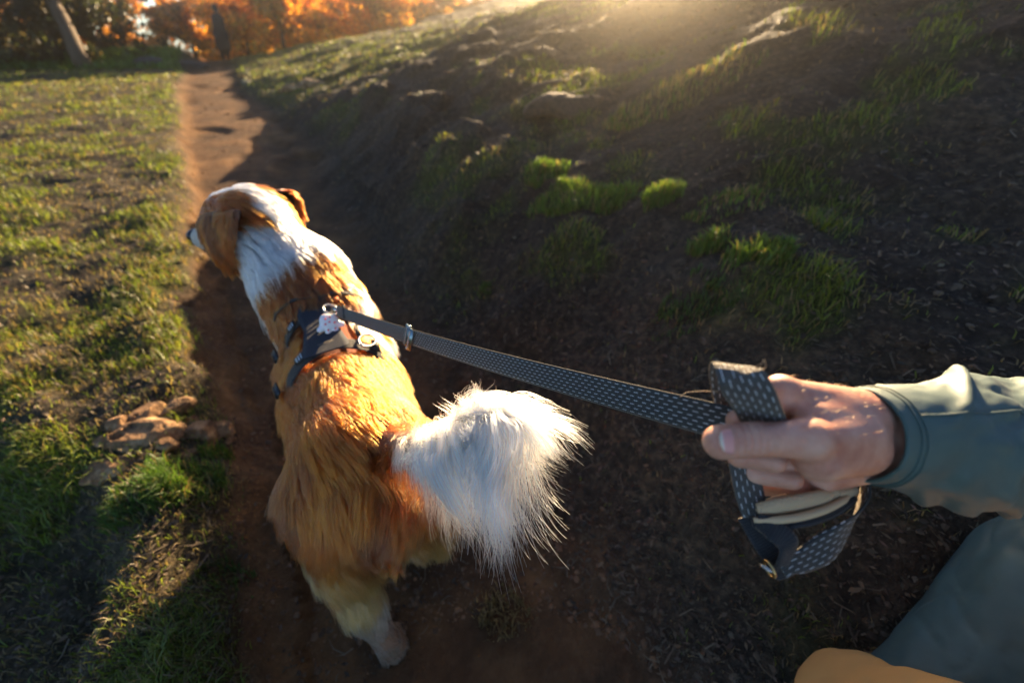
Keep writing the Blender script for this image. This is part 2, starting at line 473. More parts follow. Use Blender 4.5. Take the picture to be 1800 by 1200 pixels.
def sdf_body(groups, h, pad=0.02, post=None, gk=None):
    """groups: list of (k_within, k_to_rest, [prims]); prim = (a, b, ra, rb[, squash])"""
    allp = [np.array(p[i]) for g in groups for p in g[2] for i in (0, 1)]
    rr = max(max(p[2], p[3]) for g in groups for p in g[2])
    lo = np.min(allp, 0) - rr - pad; hi = np.max(allp, 0) + rr + pad
    n = np.ceil((hi - lo) / h).astype(int) + 1
    axs = [lo[q] + h * np.arange(n[q]) for q in range(3)]
    G = np.stack(np.meshgrid(*axs, indexing='ij'), -1).astype(np.float32)
    D = None
    for kw, kr, prims in groups:
        d = None
        for pr in prims:
            a, b, ra, rb = pr[:4]; sq = pr[4] if len(pr) > 4 else None
            m = max(ra, rb) + 4 * max(kw, kr) + 3 * h      # only near its bone
            l0 = np.floor((np.minimum(a, b) - m - lo) / h).astype(int).clip(0); h0 = np.ceil((np.maximum(a, b) + m - lo) / h).astype(int) + 1
            s = tuple(slice(l0[q], min(h0[q], n[q])) for q in range(3))
            if d is None: d = np.full(n, 1.0, np.float32)
            d[s] = smin(d[s], cone_d(G[s], a, b, ra, rb, sq), kw)
        D = d if D is None else smin(D, d, kr)
    if post is not None: D = post(G, D)
    V, Q = surface_nets(D, lo, h)
    return V, Q
def vnormals(V, Q):
    N = np.zeros_like(V)
    fn = np.cross(V[Q[:, 2]] - V[Q[:, 0]], V[Q[:, 3]] - V[Q[:, 1]])
    for i in range(4): np.add.at(N, Q[:, i], fn)
    return N / (np.linalg.norm(N, axis=1, keepdims=True) + 1e-12)
def smooth_mesh(V, Q, it=2, f=0.5):
    e = np.concatenate([Q[:, [0, 1]], Q[:, [1, 2]], Q[:, [2, 3]], Q[:, [3, 0]]])
    for _ in range(it):
        S = np.zeros_like(V); c = np.zeros(len(V))
        np.add.at(S, e[:, 0], V[e[:, 1]]); np.add.at(c, e[:, 0], 1)
        np.add.at(S, e[:, 1], V[e[:, 0]]); np.add.at(c, e[:, 1], 1)
        V = V * (1 - f) + f * S / np.maximum(c, 1)[:, None]
    return V
def unit(v):
    v = np.asarray(v, float); return v / (np.linalg.norm(v, axis=-1, keepdims=True) + 1e-12)
def sample_mesh(V, Q, n, dens=None, rng=RNG):
    """points + normals on the surface, uniform by area (times dens at the face centre)"""
    N = vnormals(V, Q)
    A = 0.5 * np.linalg.norm(np.cross(V[Q[:, 2]] - V[Q[:, 0]], V[Q[:, 3]] - V[Q[:, 1]]), axis=1)
    if dens is not None: A = A * dens(V[Q].mean(1))
    c = np.cumsum(A); f = np.searchsorted(c, rng.random(n) * c[-1]).clip(0, len(Q) - 1)
    u, v = rng.random((n, 1)), rng.random((n, 1))
    q = Q[f]
    bil = lambda W: (W[q[:, 0]] * (1-u) + W[q[:, 1]] * u) * (1-v) + (W[q[:, 3]] * (1-u) + W[q[:, 2]] * u) * v
    return bil(V), unit(bil(N))
def curves_obj(name, pts, rad, col, mat, parent=None, tip=0.25):
    """pts (n,k,3) -> one hair curves object"""
    n, k, _ = pts.shape
    hc = bpy.data.hair_curves.new(name)
    hc.add_curves([k] * n)
    hc.attributes['position'].data.foreach_set('vector', np.ascontiguousarray(pts, np.float32).ravel()) if 'position' in hc.attributes else hc.points.foreach_set('position', np.ascontiguousarray(pts, np.float32).ravel())
    ra = hc.attributes.get('radius') or hc.attributes.new('radius', 'FLOAT', 'POINT')
    prof = 1 - (1 - tip) * np.linspace(0, 1, k) ** 1.5
    ra.data.foreach_set('value', (np.broadcast_to(rad, n)[:, None] * prof[None]).astype(np.float32).ravel())
    ca = hc.attributes.new('col', 'FLOAT_COLOR', 'CURVE')
    ca.data.foreach_set('color', np.column_stack([col, np.ones(n)]).astype(np.float32).ravel())
    hc.materials.append(mat)
    o = bpy.data.objects.new(name, hc)
    return link(o, parent)
def grow(p, nrm, flow, L, k=6, lift=0.6, grav=0.3, clump=0.6, every=22, wave=0.0, gdir=(0, 0, -1), jit=0.25, seed=0, root=0.004):
    """strands from roots p: leave the skin along nrm, bend into flow; tips gather in locks"""
    n = len(p); rng = np.random.default_rng(seed)
    flow = unit(flow - (flow * nrm).sum(-1, keepdims=True) * nrm * 0.8) + jit * (rng.random((n, 3)) - .5)
    lift = np.broadcast_to(lift, n)[:, None]; grav = np.broadcast_to(grav, n)[:, None]
    X = np.empty((n, k, 3)); X[:, 0] = p - nrm * root
    L = np.broadcast_to(L, n)[:, None]
    ph = fbm(p[:, 0] * 14, p[:, 1] * 14, p[:, 2] * 14, seed=seed + 3, octv=2)[:, None] * 12
    for i in range(1, k):
        t = (i - .5) / (k - 1)
        w = wave * np.sin(ph + t * 6) * unit(np.cross(flow, nrm))
        d = unit(nrm * lift * (1 - t) ** 1.2 + unit(flow) * (.5 + .8 * t) + np.array(gdir) * grav * t * 1.5 + w)
        X[:, i] = X[:, i-1] + d * L / (k - 1)
    if clump > 0:
        ci = rng.permutation(n)[:max(1, n // every)]
        kd = kdtree.KDTree(len(ci))
        for j, q in enumerate(ci): kd.insert(p[q], j)
        kd.balance()
        near = np.array([kd.find(q)[1] for q in p])
        C = X[ci[near]]
        off = (p - p[ci[near]])[:, None]
        t = np.linspace(0, 1, k)[None, :, None]
        tgt = C + off * (1 - t * .92)
        a = clump * t ** 0.9 * (0.6 + .4 * rng.random((n, 1, 1)))
        X = X * (1 - a) + tgt * a
    return X

# ------------------------------------------------------------------ the dog (dog space: x forward, y left, z up, metres)
DOG_O = np.array([-.40, .75, 0.0]); DOG_H = math.radians(27)
hx = np.array([-math.sin(DOG_H), math.cos(DOG_H), 0]); hy = np.array([-math.cos(DOG_H), -math.sin(DOG_H), 0])
DOG_O[2] = float(height(DOG_O[0], DOG_O[1]))
DS = 1.12
def d2w(v):
    v = np.asarray(v, float) * DS; return DOG_O + v[..., 0:1] * hx + v[..., 1:2] * hy + v[..., 2:3] * np.array([0, 0, 1])
def w2d(p):
    q = np.asarray(p, float) - DOG_O; return np.stack([q @ hx, q @ hy, q[..., 2]], -1) / DS
dog = empty('dog', tuple(DOG_O), 'tan and white long-haired dog walking away on the leash, white tail plume raised', 'dog')
dog.scale = (DS, DS, DS)
dog.rotation_euler = (0, 0, math.pi / 2 + DOG_H)

HEAD_A = math.radians(46)
hf = unit(np.array([math.cos(HEAD_A), math.sin(HEAD_A), -0.16])); hl = np.array([-math.sin(HEAD_A), math.cos(HEAD_A), 0]); hu = np.cross(hf, hl)
SK = np.array([.425, .095, .675])
def hp(f, l, u): return SK + f * hf + l * hl + u * hu
TAILP = [w2d(np.array(q)) for q in ((-.325, .62, .475), (-.245, .53, .525), (-.15, .455, .60), (-.065, .42, .68), (-.022, .408, .725))]
E_ = lambda *a: np.array(a, float)
# prim: a, b, ra, rb, squash | hair: direction, length, lift, kind
BONES = [
 (E_(.19,0,.385), E_(.04,0,.385), .120, .120, None, E_(-1,0,-.25), .050, .55, 'body'),
 (E_(.04,0,.395), E_(-.16,0,.415), .120, .108, None, E_(-1,0,-.25), .052, .6, 'body'),
 (E_(.20,0,.455), E_(-.18,0,.455), .075, .078, None, E_(-1,0,0), .048, .6, 'body'),
 (E_(-.17,0,.43), E_(-.25,0,.41), .104, .086, None, E_(-1,0,-.35), .056, .65, 'rump'),
 (E_(.27,0,.41), E_(.21,0,.39), .085, .10, None, E_(-.4,0,-1), .060, .6, 'chest'),
 (E_(.25,0,.47), E_(.345,.035,.565), .102, .090, None, E_(-.75,-.05,-.65), .060, .65, 'neck'),
 (E_(.345,.035,.565), SK + E_(-.02,0,-.02), .086, .078, None, E_(-.7,-.25,-.7), .085, .95, 'ruff'),
 (SK + 0, hp(.035, 0, 0), .084, .078, None, -hf, .032, .55, 'head'),
 (hp(.02, .03, -.02), hp(.02, -.03, -.02), .068, .068, None, -hf + E_(0,0,-.8), .030, .5, 'head'),
 (hp(.06, 0, -.022), hp(.185, 0, -.030), .046, .030, None, -hf, .009, .3, 'muzzle'),
 (hp(.07, 0, -.060), hp(.15, 0, -.066), .026, .016, None, -hf, .010, .3, 'muzzle'),
]
def leg(side, pts, rad, hair):
    for i in range(len(pts) - 1):
        d = unit(pts[i+1] - pts[i])
        BONES.append((pts[i], pts[i+1], rad[i], rad[i+1], None, d * 1.0 + E_(-.35, 0, -.4), hair[i][0], hair[i][1], hair[i][2]))
leg(1, [E_(.20,.075,.37), E_(.17,.085,.27), E_(.24,.080,.14), E_(.25,.078,.045), E_(.29,.078,.025)], [.062,.043,.027,.024,.026],
    [(.035,.5,'body'), (.03,.5,'body'), (.014,.4,'sock'), (.01,.3,'sock')])
leg(-1, [E_(.20,-.075,.37), E_(.15,-.085,.27), E_(.12,-.080,.14), E_(.06,-.078,.05), E_(.09,-.078,.025)], [.062,.043,.027,.024,.026],
    [(.035,.5,'body'), (.03,.5,'body'), (.014,.4,'sock'), (.01,.3,'sock')])
leg(1, [E_(-.20,.070,.40), E_(-.15,.095,.30), E_(-.305,.080,.185), E_(-.350,.060,.075), E_(-.345,.055,.028)], [.074,.060,.030,.022,.027],
    [(.060,.65,'thigh'), (.060,.6,'breech'), (.018,.45,'sock'), (.018,.4,'sock')])
leg(-1, [E_(-.20,-.070,.40), E_(-.10,-.095,.29), E_(-.215,-.085,.165), E_(-.155,-.085,.055), E_(-.12,-.085,.028)], [.074,.060,.030,.022,.027],
    [(.055,.6,'thigh'), (.045,.5,'breech'), (.020,.4,'leg'), (.012,.4,'sock')])
BONES.append((E_(-.345,.055,.028), E_(-.315,.055,.022), .026, .020, None, E_(-.6,0,-.2), .022, .6, 'sock'))
# breeches: fuller back of the thighs
BONES.append((E_(-.25,.065,.38), E_(-.28,.072,.30), .056, .040, None, E_(-.35,0,-1), .070, .6, 'breech'))
BONES.append((E_(-.25,-.065,.38), E_(-.26,-.075,.28), .056, .040, None, E_(-.35,0,-1), .070, .6, 'breech'))
tr = [.034, .026, .018, .011, .004]
for i in range(4):
    BONES.append((TAILP[i], TAILP[i+1], tr[i], tr[i+1], None, unit(TAILP[i+1] - TAILP[i]), .10, .6, 'tail%d' % i))
toes = []
for fx_, fy_ in ((.29, .078), (.09, -.078), (-.318, .055), (-.12, -.085)):
    for j, dy_ in enumerate((-.019, -.0065, .0065, .019)):
        fw_ = .020 - .006 * abs(j - 1.5)
        toes.append((E_(fx_ - .004, fy_ + dy_ * .8, .020), E_(fx_ + fw_, fy_ + dy_, .013), .011, .009))
main = [b[:4] for b in BONES if not b[8].startswith('tail')]
tail = [b[:4] for b in BONES if b[8].startswith('tail')]
BV, BQ = sdf_body([(.019, .02, main), (.008, .006, toes), (.012, .02, tail)], 0.0075)
BV = smooth_mesh(BV, BQ, 2)
KIND = [b[8] for b in BONES]
def bone_fields(p):
    """soft nearest-bone blend of hair direction, length, lift, and the nearest bone index"""
    W = []; n = len(p)
    for b in BONES: W.append(cone_d(p.astype(np.float32), b[0], b[1], b[2], b[3]))
    W = np.stack(W, 1); near = W.argmin(1)
    w = np.exp(-(W - W.min(1, keepdims=True)) / 0.022)
    w /= w.sum(1, keepdims=True)
    flow = w @ np.array([b[5] for b in BONES]); L = w @ np.array([b[6] for b in BONES]); lift = w @ np.array([b[7] for b in BONES])
    return unit(flow), L, lift, near
TAN = np.array([.38, .074, .006]); BRN = np.array([.055, .015, .004]); WHT = np.array([.90, .87, .80]); CRM = np.array([.50, .23, .065]); DRK = np.array([.060, .030, .016])
def dog_color(p, near, rnd):
    n = len(p)
    c = np.tile(TAN, (n, 1))
    m1 = fbm(p[:, 0] * 9, p[:, 1] * 22, p[:, 2] * 12, seed=101, octv=3)
    c = c * (1 - .55 * sstep(.42, .62, m1)[:, None]) + BRN * .75 * sstep(.42, .62, m1)[:, None]
    # darker shoulder / withers
    sh = sstep(.14, .24, p[:, 0]) * (1 - sstep(.33, .37, p[:, 0] + 0.25 * (p[:, 2] - .55))) * .5
    c = c * (1 - sh[:, None]) + BRN * sh[:, None]
    k = np.array(KIND)[near]
    q = p - SK
    f, l, u = q @ hf, q @ hl, q @ hu
    # white ruff behind the head, down the throat
    t = (p - E_(.25, 0, .47)) @ unit(SK - E_(.25, 0, .47))
    nz = .03 * (fbm(p[:, 0] * 30, p[:, 1] * 30, p[:, 2] * 30, seed=5, octv=2) - .5)
    isn = np.isin(k, ['neck', 'ruff', 'chest'])
    ruff = isn * (sstep(.160, .185, t - .25 * np.abs(p[:, 1] - .02) * 0 + nz + np.where(p[:, 0] - .3 > .9 * (p[:, 2] - .55), .12, 0)))
    rs = (isn | (k == 'body')) & (p[:, 1] < -.045) & (p[:, 2] > .36) & (p[:, 0] > .11) & (p[:, 0] < .27)
    ruff = np.maximum(ruff, rs * .45 * sstep(.3, .6, vnoise(p[:, 0] * 25, p[:, 1] * 25, p[:, 2] * 25, seed=8)))
    ishead = np.isin(k, ['head', 'muzzle', 'ruff'])
    blaze = (np.abs(l + nz) < .018 + .030 * (1 - sstep(-.09, 0, f))) | (k == 'muzzle') | (u + .35 * f < -.052)
    white = np.where(np.isin(k, ['head', 'muzzle']), blaze * 1.0, ruff)
    white = np.maximum(white, (k == 'ruff') * (blaze | (f < -.050)))
    c = np.where((k == 'head')[:, None], c * .6, c)
    c = c * (1 - white[:, None]) + WHT * white[:, None]
    br = (k == 'breech')
    wb = (br * sstep(.43, .30, p[:, 2] + nz) * .8)[:, None]
    wb = (br * (1 - sstep(.28, .44, p[:, 2] + nz)) * .85 * sstep(.1, .5, vnoise(p[:, 0] * 30, p[:, 1] * 30, p[:, 2] * 8, seed=88)))[:, None]
    c = c * (1 - wb) + CRM * wb
    lg = ((k == 'leg') * .35)[:, None]; c = c * (1 - lg) + CRM * lg
    so = ((k == 'sock') * .85)[:, None]; c = c * (1 - so) + (CRM * .8 + WHT * .2) * so
    tl = np.zeros(n)
    for i, a in enumerate((0.0, .35, 1, 1)): tl = np.where(k == 'tail%d' % i, a, tl)
    t0 = (p - TAILP[0]) @ unit(TAILP[4] - TAILP[0])
    istail = np.char.startswith(k.astype(str), 'tail')
    tw = (istail * sstep(.17, .25, t0 + nz * 2))[:, None]
    dk = (istail * (1 - sstep(.14, .22, t0)) * .25)[:, None]
    dk = np.maximum(dk, (np.isin(k, ['rump', 'thigh']) * .5 * sstep(.46, .62, m1) * sstep(.36, .44, p[:, 2]))[:, None])
    c = c * (1 - dk) + (BRN * .5 + DRK * .5) * dk
    c = c * (1 - tw) + np.array([.99, .885, .69]) * tw
    return c * (0.38 + .95 * rnd[:, None])
skin_m = new_mat('dog_skin', rough=0.9)
lk(skin_m, mixc(skin_m, 1.0, attr(skin_m, 'col').outputs['Color'], (.55, .5, .45), 'MULTIPLY'), bsdf(skin_m).inputs['Base Color'])
_, _, _, nearV = bone_fields(BV)
colV = dog_color(BV, nearV, np.full(len(BV), .55))
mesh_np('body', BV, BQ, skin_m, dog, True, {'col': colV})

hair_m = bpy.data.materials.new('dog_hair'); hair_m.use_nodes = True
nt = hair_m.node_tree; nt.nodes.remove(nt.nodes['Principled BSDF'])
hb = nt.nodes.new('ShaderNodeBsdfHairPrincipled')
hb.parametrization = 'COLOR'
hb.inputs['Roughness'].default_value = 0.38; hb.inputs['Radial Roughness'].default_value = 0.55
hb.inputs['Coat'].default_value = 0.0
hb.inputs['Random Roughness'].default_value = 0.2
lk(hair_m, attr(hair_m, 'col').outputs['Color'], hb.inputs['Color'])
lk(hair_m, hb.outputs[0], nt.nodes['Material Output'].inputs[0])

def dens(c):
    f, L, li, near = bone_fields(c)
    k = np.array(KIND)[near]
    d = np.ones(len(c)); d[np.isin(k, ['muzzle'])] = 2.5; d[np.isin(k, ['head'])] = 1.6
    d[np.char.startswith(k.astype(str), 'tail')] = .3
    d *= np.where((c[:, 2] < .25), .6, 1)
    return d
HN = 210000
hp_, hn_ = sample_mesh(BV, BQ, HN, dens)
fl, L, li, near = bone_fields(hp_)
kd_ = np.array(KIND)[near]
nt_ = ~np.char.startswith(kd_.astype(str), 'tail')
hp_, hn_, fl, L, li, near, kd_ = (a[nt_] for a in (hp_, hn_, fl, L, li, near, kd_))
rnd = RNG.random(len(hp_))
swirl = fbm(hp_[:, 0] * 6, hp_[:, 1] * 6, hp_[:, 2] * 6, seed=77, octv=2) - .5
side = np.cross(fl, hn_)
fl2 = fl + side * (1.1 * swirl)[:, None]
# hair under the harness lies flat
hx0, hx1 = .01, .19
under = ((hp_[:, 0] > hx0) & (hp_[:, 0] < hx1) & (hp_[:, 2] > .44) & (np.abs(hp_[:, 1] - .0) < .05))
Lh = L * (.75 + .7 * rnd) * np.where(under, .35, 1)
liv = li * (.7 + .6 * fbm(hp_[:, 0] * 9, hp_[:, 1] * 9, hp_[:, 2] * 9, seed=33, octv=2)) * np.where(under, .3, 1)
X = grow(hp_, hn_, fl2, Lh, 6, liv, .22, .64, 30, .34, seed=3)
# small tufts differ in shade
cl = vnoise(hp_[:, 0] * 45, hp_[:, 1] * 45, hp_[:, 2] * 45, seed=12)
hc_ = dog_color(hp_, near, .5 * rnd + .5 * cl)
coat = curves_obj('coat', X, np.full(len(X), .00066), hc_, hair_m, dog)
tag(coat, kind='stuff')

# tail plume
TN = 14000
tp = np.array(TAILP)
seg = RNG.random(TN) ** 0.62 * 4
i0 = np.minimum(seg.astype(int), 3); ft = (seg - i0)[:, None]
c0 = tp[i0] * (1 - ft) + tp[i0 + 1] * ft
ax = unit(tp[i0 + 1] - tp[i0]); ax = unit(ax + .0)
a1 = unit(np.cross(ax, np.array([0, 0, 1.0]))); a2 = np.cross(ax, a1)
th = RNG.random(TN) * 2 * np.pi
tcap = (RNG.random(TN) < .16) & (seg > 2.5); seg[tcap] = 3.98
nr = a1 * np.cos(th)[:, None] + a2 * np.sin(th)[:, None]
nr[tcap] = unit(nr[tcap] * .5 + ax[tcap])
c0[tcap] = tp[4] * .97 + tp[3] * .03
s = seg / 4
tipm = sstep(.80, 1.0, s)[:, None]
pr = c0 + nr * (.010 - .007 * tipm)
w2 = lambda v: v[..., 0:1] * hx + v[..., 1:2] * hy + v[..., 2:3] * np.array([0, 0, 1])
nw = w2(nr)
phi = np.degrees(np.arctan2(-(nw @ UP), nw @ RT)) % 360
Lfan = np.interp(phi, [0, 30, 60, 85, 105, 125, 150, 180, 210, 235, 265, 290, 330, 360], [.17, .17, .215, .26, .22, .06, .085, .095, .085, .06, .09, .08, .17, .175])
Lt = Lfan * (.42 + .58 * sstep(.2, .6, s)) * .92 * (.45 + .8 * vnoise(phi / 8, s * 6, seed=4)) * (.62 + .48 * RNG.random(TN)) / DS
Lt *= 1 - .2 * sstep(.8, 1, s)
camd = unit(w2d(np.array([0, 0, CAM_H])) - tp[4])
cw = w2d(DOG_O + RT) ; cb = w2d(DOG_O + unit(np.array([0, -1.0, -.2])))
# photo-like fan: long hair falls toward the walker, shorter sweeps to both sides
base = nr * 1.0 + ax * .35
dn = E_(0, 0, -1)
fl_t = base + 0.25 * cb
jn = np.stack([vnoise(phi / 13, s * 4, seed=50 + q) - .5 for q in range(3)], -1)
flow = unit(fl_t + .9 * jn)
X = grow(pr, unit(nr + ax * .5 * tipm), flow, Lt, 14, .55, np.where(s > .4, .60, .3), .62, 60, .55, seed=9, jit=.35, root=0, gdir=tuple(unit(cb * .50 + dn * .9)))
tcol = dog_color(c0 + nr * .012, np.array([KIND.index('tail%d' % i) for i in i0]), .4 + .6 * RNG.random(TN))
plume = curves_obj('tail_plume', X, np.full(TN, .00040), tcol, hair_m, dog, tip=.2)
tag(plume, kind='stuff')

# ears: soft hanging flaps with long hair
def ear(side):
    a = hp(-.030, .070 * side, .052)
    pts = []
    rows, cols = 9, 7
    for r in range(rows):
        t = r / (rows - 1)
        c = a + hl * side * (.030 * math.sin(t * 2.2) + .006) + E_(0, 0, -1) * (.088 * t ** 1.2 - .012 * math.sin(t * 3)) + hf * (.012 * t)
        wd = .050 * math.sin(math.pi * (0.22 + .74 * t)) ** .8 + .004
        for q in range(cols):
            v = q / (cols - 1) * 2 - 1
            pts.append(c + hf * v * wd + hl * side * (-.010 * v * v))
    V = np.array(pts); Q = []
    for r in range(rows - 1):
        for q in range(cols - 1):
            b = r * cols + q; Q.append((b, b+1, b+cols+1, b+cols))
    Q = np.array(Q)
    if side < 0: Q = Q[:, ::-1]
    N = vnormals(V, Q)
    out = (N @ (hl * side)).mean() > 0
    if not out: Q = Q[:, ::-1]; N = -N
    n0 = len(V)
    V2 = np.concatenate([V, V - N * .004]); Q2 = np.concatenate([Q, Q[:, ::-1] + n0])
    o = mesh_np('ear', V2, Q2, skin_m, dog, True, {'col': np.tile(BRN, (len(V2), 1))})
    n = 9000
    p, nn = sample_mesh(V, Q, n)
    rn = RNG.random(n)
    t = np.clip((a[2] - p[:, 2]) / .11, 0, 1)
    X = grow(p, nn, np.tile(E_(-.15, 0, -1) , (n, 1)) + hf[None] * (1.6 * (vnoise(p[:, 0] * 60, p[:, 1] * 60, p[:, 2] * 30, seed=61) - .5))[:, None], (.036 + .040 * t) * (.5 + .7 * rn), 7, 1.05, .45, .7, 40, .4, seed=20 + side, root=.001)
    cc = np.tile(TAN * .55 + BRN * .3, (n, 1)) * (.55 + .7 * rn[:, None])
    dk = (sstep(.35, .6, vnoise(p[:, 0] * 55, p[:, 1] * 55, p[:, 2] * 22, seed=15)))[:, None]
    cc = cc * (1 - .8 * dk) + BRN * dk * .8
    c = curves_obj('ear_hair', X, np.full(n, .0006), cc, hair_m, o)
    return o
ear(1); ear(-1)
# nose, eyes, tongue
def blob(name, c, r, mat, parent, sq=(1, 1, 1), ax=None, res=12):
    u = np.linspace(0, np.pi, res); v = np.linspace(0, 2*np.pi, 2*res, endpoint=False)
    U, W = np.meshgrid(u, v, indexing='ij')
    D = np.stack([np.sin(U)*np.cos(W)*sq[0], np.sin(U)*np.sin(W)*sq[1], np.cos(U)*sq[2]], -1).reshape(-1, 3) * r
    if ax is not None: D = D @ np.array(ax)
    i = np.arange(res * 2 * res).reshape(res, 2*res)
    Q = np.stack([i[:-1], i[1:], np.roll(i, -1, 1)[1:], np.roll(i, -1, 1)[:-1]], -1).reshape(-1, 4)
    return mesh_np(name, D + np.array(c), Q, mat, parent)
nose_m = new_mat('wet_nose', (.012, .010, .010), .3)
eye_m = new_mat('eye', (.03, .012, .005), .08)
tong_m = new_mat('tongue', (.55, .13, .12), .35)
blob('nose', hp(.212, 0, -.020), .018, nose_m, dog, (1, 1.15, .85), [hf, hl, hu])
for sd in (1, -1): blob('eye', hp(.086, .038 * sd, .006), .0105, eye_m, dog)
blob('tongue', hp(.165, .0, -.078), .022, tong_m, dog, (1.5, .8, .35), [hf, hl, hu])

# ------------------------------------------------------------------ webbing and straps
def catmull(P_, n):
    P_ = np.asarray(P_, float); m = len(P_)
    Q = np.concatenate([[2*P_[0]-P_[1]], P_, [2*P_[-1]-P_[-2]]])
    t = np.linspace(0, m - 1, n); i = np.minimum(t.astype(int), m - 2); f = (t - i)[:, None]
    a, b, c, d = Q[i], Q[i+1], Q[i+2], Q[i+3]
    return 0.5 * (2*b + (c-a)*f + (2*a-5*b+4*c-d)*f**2 + (3*b-a-3*c+d)*f**3)
def strap(name, ctr, side, width, thick, mat, parent=None, n=80, wv=None, s0=0.0, bulge=0.0):
    """flat webbing: centre line + across-vector at each control point; cross-section 9 columns front, 9 back"""
    C = catmull(ctr, n); S = catmull(side, n)
    T = unit(np.gradient(C, axis=0)); S = unit(S - (S * T).sum(1, keepdims=True) * T); N = np.cross(T, S)
    wd = np.full(n, width) if wv is None else np.interp(np.linspace(0, 1, n), np.linspace(0, 1, len(wv)), wv)
    cols = np.linspace(-1, 1, 9)
    edge = np.sqrt(np.maximum(0, 1 - np.abs(cols) ** 8))
    rows = []
    Ls = np.concatenate([[0], np.cumsum(np.linalg.norm(np.diff(C, axis=0), axis=1))]) + s0
    V, sa, ta = [], [], []
    for i in range(n):
        for sgn, cc in ((1, cols), (-1, cols[::-1])):
            for c in cc:
                e = max(.35, math.sqrt(max(0, 1 - abs(c) ** 8))) if abs(c) < 1 else .35
                V.append(C[i] + S[i] * c * wd[i] / 2 + N[i] * (sgn * thick / 2 * e + bulge * (1 - c * c)))
                sa.append(Ls[i]); ta.append(c * wd[i] / 2)
    V = np.array(V); m = 18
    b = np.arange(n - 1)[:, None] * m; k = np.arange(m); k2 = (k + 1) % m
    Q = np.stack([b + k, b + k2, b + k2 + m, b + k + m], -1).reshape(-1, 4)
    caps = []
    for base in (0, (n - 1) * m):
        for q in range(8):
            f = (base + q, base + q + 1, base + 16 - q, base + 17 - q)
            caps.append(f if base else f[::-1])
    Q = np.concatenate([Q, caps])
    return mesh_np(name, V, Q, mat, parent, True, {'sl': np.array(sa), 'tl': np.array(ta)})
def tube(name, ctr, r, mat, parent=None, n=40, m=10, rv=None, closed=False):
    C = catmull(ctr, n) if n else np.asarray(ctr, float); n = len(C)
    T = unit(np.gradient(C, axis=0))
    up = np.array([0.13, .27, .95]); A = []
    a = unit(np.cross(T[0], up))
    for i in range(n):
        a = unit(a - (a @ T[i]) * T[i]); A.append(a)
    A = np.array(A); B = np.cross(T, A)
    rr = np.full(n, r) if rv is None else np.interp(np.linspace(0, 1, n), np.linspace(0, 1, len(rv)), rv)
    th = np.linspace(0, 2*np.pi, m, endpoint=False)
    V = C[:, None] + rr[:, None, None] * (A[:, None] * np.cos(th)[None, :, None] + B[:, None] * np.sin(th)[None, :, None])
    i = np.arange(n * m).reshape(n, m)
    Q = np.stack([i[:-1], np.roll(i, -1, 1)[:-1], np.roll(i, -1, 1)[1:], i[1:]], -1).reshape(-1, 4)
    V = V.reshape(-1, 3); F_ = [Q]
    if closed:
        pass
    V = np.concatenate([V, C[:1], C[-1:]]); nv = n * m
    k = np.arange(m); k2 = (k + 1) % m
    F_.append(np.concatenate([np.stack([np.full(m, nv), k2, k], -1), np.stack([np.full(m, nv + 1), (n-1)*m + k, (n-1)*m + k2], -1)]))
    return mesh_np(name, V, F_, mat, parent, True)
def rbox(name, c, size, axes, mat, parent=None, bev=0.2):
    """bevelled block via bmesh"""
    import bmesh
    bm = bmesh.new(); bmesh.ops.create_cube(bm, size=1.0)
    for v in bm.verts: v.co = Vector((v.co.x * size[0], v.co.y * size[1], v.co.z * size[2]))
    bmesh.ops.bevel(bm, geom=list(bm.edges), offset=min(size) * bev, segments=2, affect='EDGES')
    A = np.array(axes)
    for v in bm.verts:
        p = np.array(v.co) @ A + np.array(c); v.co = Vector(p)
    me = bpy.data.meshes.new(name); bm.to_mesh(me); bm.free()
    for pl in me.polygons: pl.use_smooth = True
    me.materials.append(mat)
    return link(bpy.data.objects.new(name, me), parent)

